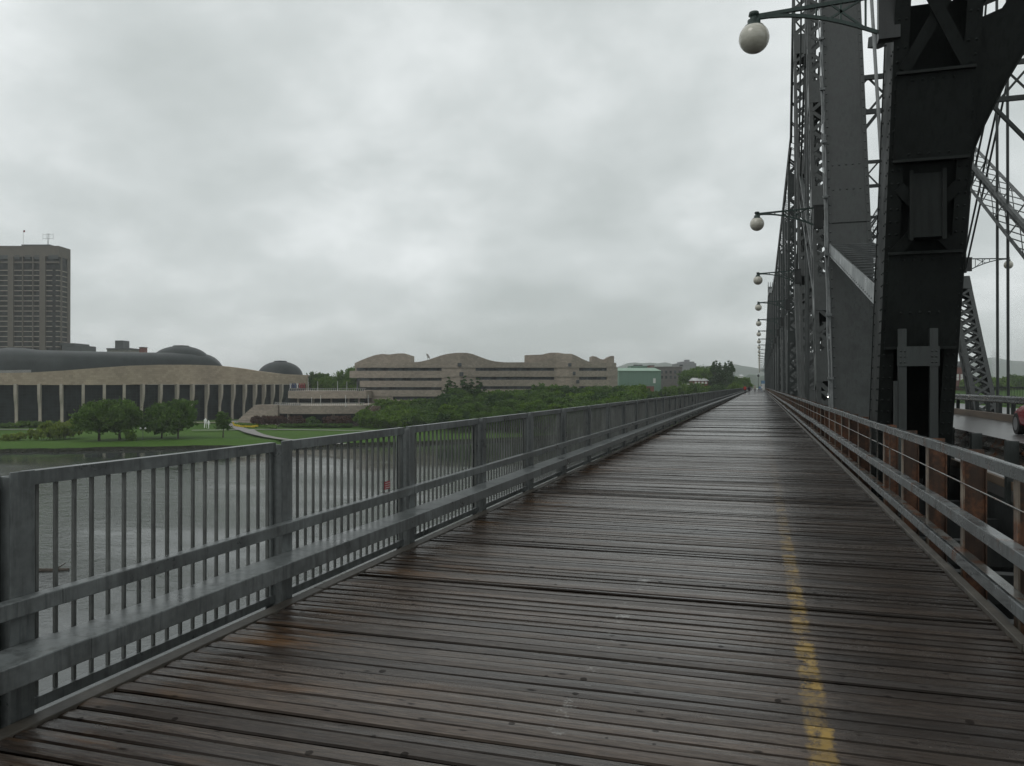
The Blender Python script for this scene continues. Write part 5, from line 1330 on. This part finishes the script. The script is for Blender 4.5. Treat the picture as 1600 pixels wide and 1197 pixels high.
def bed(name, pts, n, mat, label, h=.35, size=.16):
    R2 = random.Random(len(pts)*n); mb = MB()
    for _ in range(n):
        i = R2.randrange(len(pts)-1); t = R2.random(); px = pts[i][0]+(pts[i+1][0]-pts[i][0])*t+R2.uniform(-1, 1)*pts[i][2]; y = pts[i][1]+(pts[i+1][1]-pts[i][1])*t+R2.uniform(-1, 1)*pts[i][3]
        p_ = G(px, gz(y), -12.5+R2.uniform(0, h)); a = Vector((R2.gauss(0, .6), R2.gauss(0, .6), 1)).normalized(); b_ = a.orthogonal().normalized(); c_ = a.cross(b_); s_ = size*R2.uniform(.6, 1.3)
        mb.add([p_-b_*s_, p_+c_*s_, p_+b_*s_, p_-c_*s_], [(0, 1, 2, 3)], (R2.random(), 0))
    o = mb.build(name, mat, fixn=False, kind='stuff'); return tag(o, label, 'flower bed')
bed('flower_bed', [(364, 661, .6, .8), (366, 665, .8, .8), (376, 667, 2, .8), (395, 667.5, 2, .7), (402, 666, 1, .6)], 2200, 'flower_y', 'curved bed of yellow flowers beside the path fork')
bed('flower_bed', [(392, 659.5, 1, .7), (402, 661.5, 1, .7), (414, 661, 1, .7)], 1000, 'flower_r', 'bed of red flowers behind the yellow one')
bed('flower_bed', [(425, 661, 2, .7), (440, 661, 2, .8), (470, 663, 2, .8), (540, 664, 2, .8)], 1500, 'flower_r', 'thin scatter of reddish flowers under the terrace bushes', size=.13)
bed('groundcover', [(368, 663, 2, 1.2), (395, 664, 3, 1.5), (430, 668, 3, 1.6), (425, 666, 3, 2)], 5000, 'leaf_light', 'low green ground cover around the flower beds', size=.2)['category'] = 'plants'
for i, (px, dy, hh) in enumerate(((321, 0, 1.72), (326, .6, 1.4))):
    Z = gz(668.5+dy); p_ = G(px, Z, -12.75)
    o = person('taller white standing statue on the lawn before the fins' if i == 0 else 'shorter white statue beside the taller one', p_, .4+i, None, (.75, .75, .73), allc=(.75, .75, .73), h=hh*2.1, group='white statues on the lawn', stride=.22)
    o.name = 'white_statue'; o['category'] = 'statue'
    # plinths
for i, (px, y0, y1, Z) in enumerate(((501, 619, 636, 288), (540, 619, 636, 288), (575.5, 618, 634, 291), (481.5, 592, 612, 318), (496.5, 597, 611, 318), (527.5, 597, 611, 318), (542, 597, 611, 318), (487, 622, 636, 290))):
    mb = MB(); c = G(px, Z, zy(y1, Z)); mb.tube(c, (c.x, c.y, zy(y0, Z)), .10, .07, 6); mb.lathe((c.x, c.y, zy(y0, Z)), [(.02, .25), (.14, .12), (.02, 0)], 8)
    lab = ['white flagpole on the lower terrace, left of three', 'white flagpole on the lower terrace, middle of three', 'white flagpole at the right end of the lower terrace', 'tall white flagpole just right of the hall end wall', 'second white pole on the upper terrace', 'third white pole on the upper terrace', 'right white pole on the upper terrace', 'short pale pole at the left of the lower terrace'][i]
    tag(mb.build('flagpole', 'white'), lab, 'flagpole', 'white poles on the terraces')
fc = [(.35, .36, .38), (.05, .06, .12), (.06, .08, .15), (.4, .4, .4), (.22, .05, .05), (.2, .04, .04), (.18, .04, .04)]
fn = ['pale', 'navy', 'blue', 'white', 'scarlet', 'dark red', 'maroon']
for i, cc in enumerate(fc):
    px = 454+i*3.6; Z = 324; mb = MB(); c = G(px, Z, zy(606.5, Z)); zt_ = zy(599, Z); n_ = 6
    vs = []
    for j in range(n_+1):
        z = c.z+(zt_-c.z)*j/n_; o_ = FW*.08*sin(j*1.7+i); vs += [c-RT*.28+o_+Vector((0, 0, z-c.z)), c+RT*.28-o_+Vector((0, 0, z-c.z))]
    mb.add(vs, [(2*j, 2*j+1, 2*j+3, 2*j+2) for j in range(n_)])
    mb.bar(Vector((c.x, c.y, zy(611, Z)))-RT*.3, Vector((c.x, c.y, zt_+.3))-RT*.3, .06, .06, (0, 1, 0))
    tag(mb.build('hanging_flag', simple('flag_cloth', cc, .8, .1, 3)), 'small %s flag in the row hanging before the dark end of the hall' % fn[i], 'flag', 'flags on the upper terrace')
def park_lamp(px, y, Z):
    root = thing('park_lamp', G(px, Z, -12.7), 'park lamp with two white globes between the lawn trees', 'lamp'); zt_ = zy(y, Z)
    mb = MB(); c = G(px, Z, 0); mb.tube((c.x, c.y, -12.8), (c.x, c.y, zt_-.3), .08, .06, 8); mb.bar(c+Vector((0, 0, zt_-.3))-RT*.65, c+Vector((0, 0, zt_-.3))+RT*.65, .06, .06); mb.build('pole', 'darkroof', root)
    for sg in (-1, 1):
        mb = MB(); q = c+RT*.65*sg; mb.lathe((q.x, q.y, zt_), [(.26*sin(pi*i/8), -.26*cos(pi*i/8)) for i in range(9)], 12); mb.build('globe', 'white', root, smooth=True)
park_lamp(223.5, 669.5, 212)
# far end of the boardwalk: kiosk sign and dark lamp post
k1 = thing('lamp_post', (-.35, 240, 0), 'dark lamp post at the far end of the boardwalk', 'lamp post')
mb = MB(); mb.tube((-.35, 240, 0), (-.35, 240, 4.2), .09, .06, 8); mb.build('pole', 'darkroof', k1)
mb = MB(); mb.lathe((-.35, 240, 4.2), [(.05, 0), (.3, .1), (.32, .55), (.05, .8)], 10); mb.build('lantern', 'darkroof', k1)
k2 = thing('information_board', (1.0, 236, 0), 'pale blue and white board standing at the far end beside the truss', 'sign board')
mb = MB(); mb.box(.45, 1.35, 236, 236.08, .5, 2.2); mb.build('panel', 'white', k2)
mb = MB(); mb.box(.40, 1.40, 236.1, 236.2, 2.25, 3.1); mb.build('header', simple('blue_board', (.10, .2, .32), .5), k2)
mb = MB(); mb.box(.36, .44, 236, 236.2, 0, 3.2); mb.box(1.41, 1.49, 236, 236.2, 0, 3.2); mb.build('frame', 'darkroof', k2)
# drifting log
mb = MB(); c = P(82, 893, 1); Zl = (EYE+14.4)*F/(893-603); p_ = G(78, Zl, -14.35); mb.tube(p_-RT*1.3, p_+RT*1.4+FW*.5, .22, .15, 8); mb.tube(p_+RT*.3, p_+RT*.9+FW*.9+Vector((0, 0, .5)), .08, .03, 6)
tag(mb.build('floating_log', 'bark'), 'dark log floating on the river seen through the railing at the left', 'log')
# steam plume far off
pl_ = thing('steam_plume', G(1557, 1700, -4), 'white steam rising in front of the distant hill on the right', 'steam')
m = bpy.data.materials.new('steam'); m.use_nodes = True; nt = m.node_tree; nt.nodes.clear(); vp = N(nt, 'ShaderNodeVolumePrincipled'); vp.inputs['Density'].default_value = .035; vp.inputs['Color'].default_value = (.95, .95, .95, 1)
oo = N(nt, 'ShaderNodeOutputMaterial'); L(nt, vp.outputs[0], oo.inputs['Volume'])
mb = MB(); c = G(1556, 1700, zy(590, 1700)); mb.lathe(c, [(.2, 0), (5, 1), (6.5, 12), (8, 28), (10, 45), (8, 58), (.2, 66)], 12); vq = mb.build('vapour', m, pl_, smooth=True)

# ================================================================ HAZE
m = bpy.data.materials.new('haze'); m.use_nodes = True; nt = m.node_tree; nt.nodes.clear()
vp = N(nt, 'ShaderNodeVolumePrincipled'); vp.inputs['Density'].default_value = 1.9e-4; vp.inputs['Color'].default_value = (.93, .96, .96, 1); vp.inputs['Anisotropy'].default_value = .0
oo = N(nt, 'ShaderNodeOutputMaterial'); L(nt, vp.outputs[0], oo.inputs['Volume'])
mb = MB(); mb.box(-4500, 4500, -1000, 4500, -17.5, 150); hz = mb.build('haze', m, kind='stuff')
tag(hz, 'thin pale haze over the river and town', 'haze')
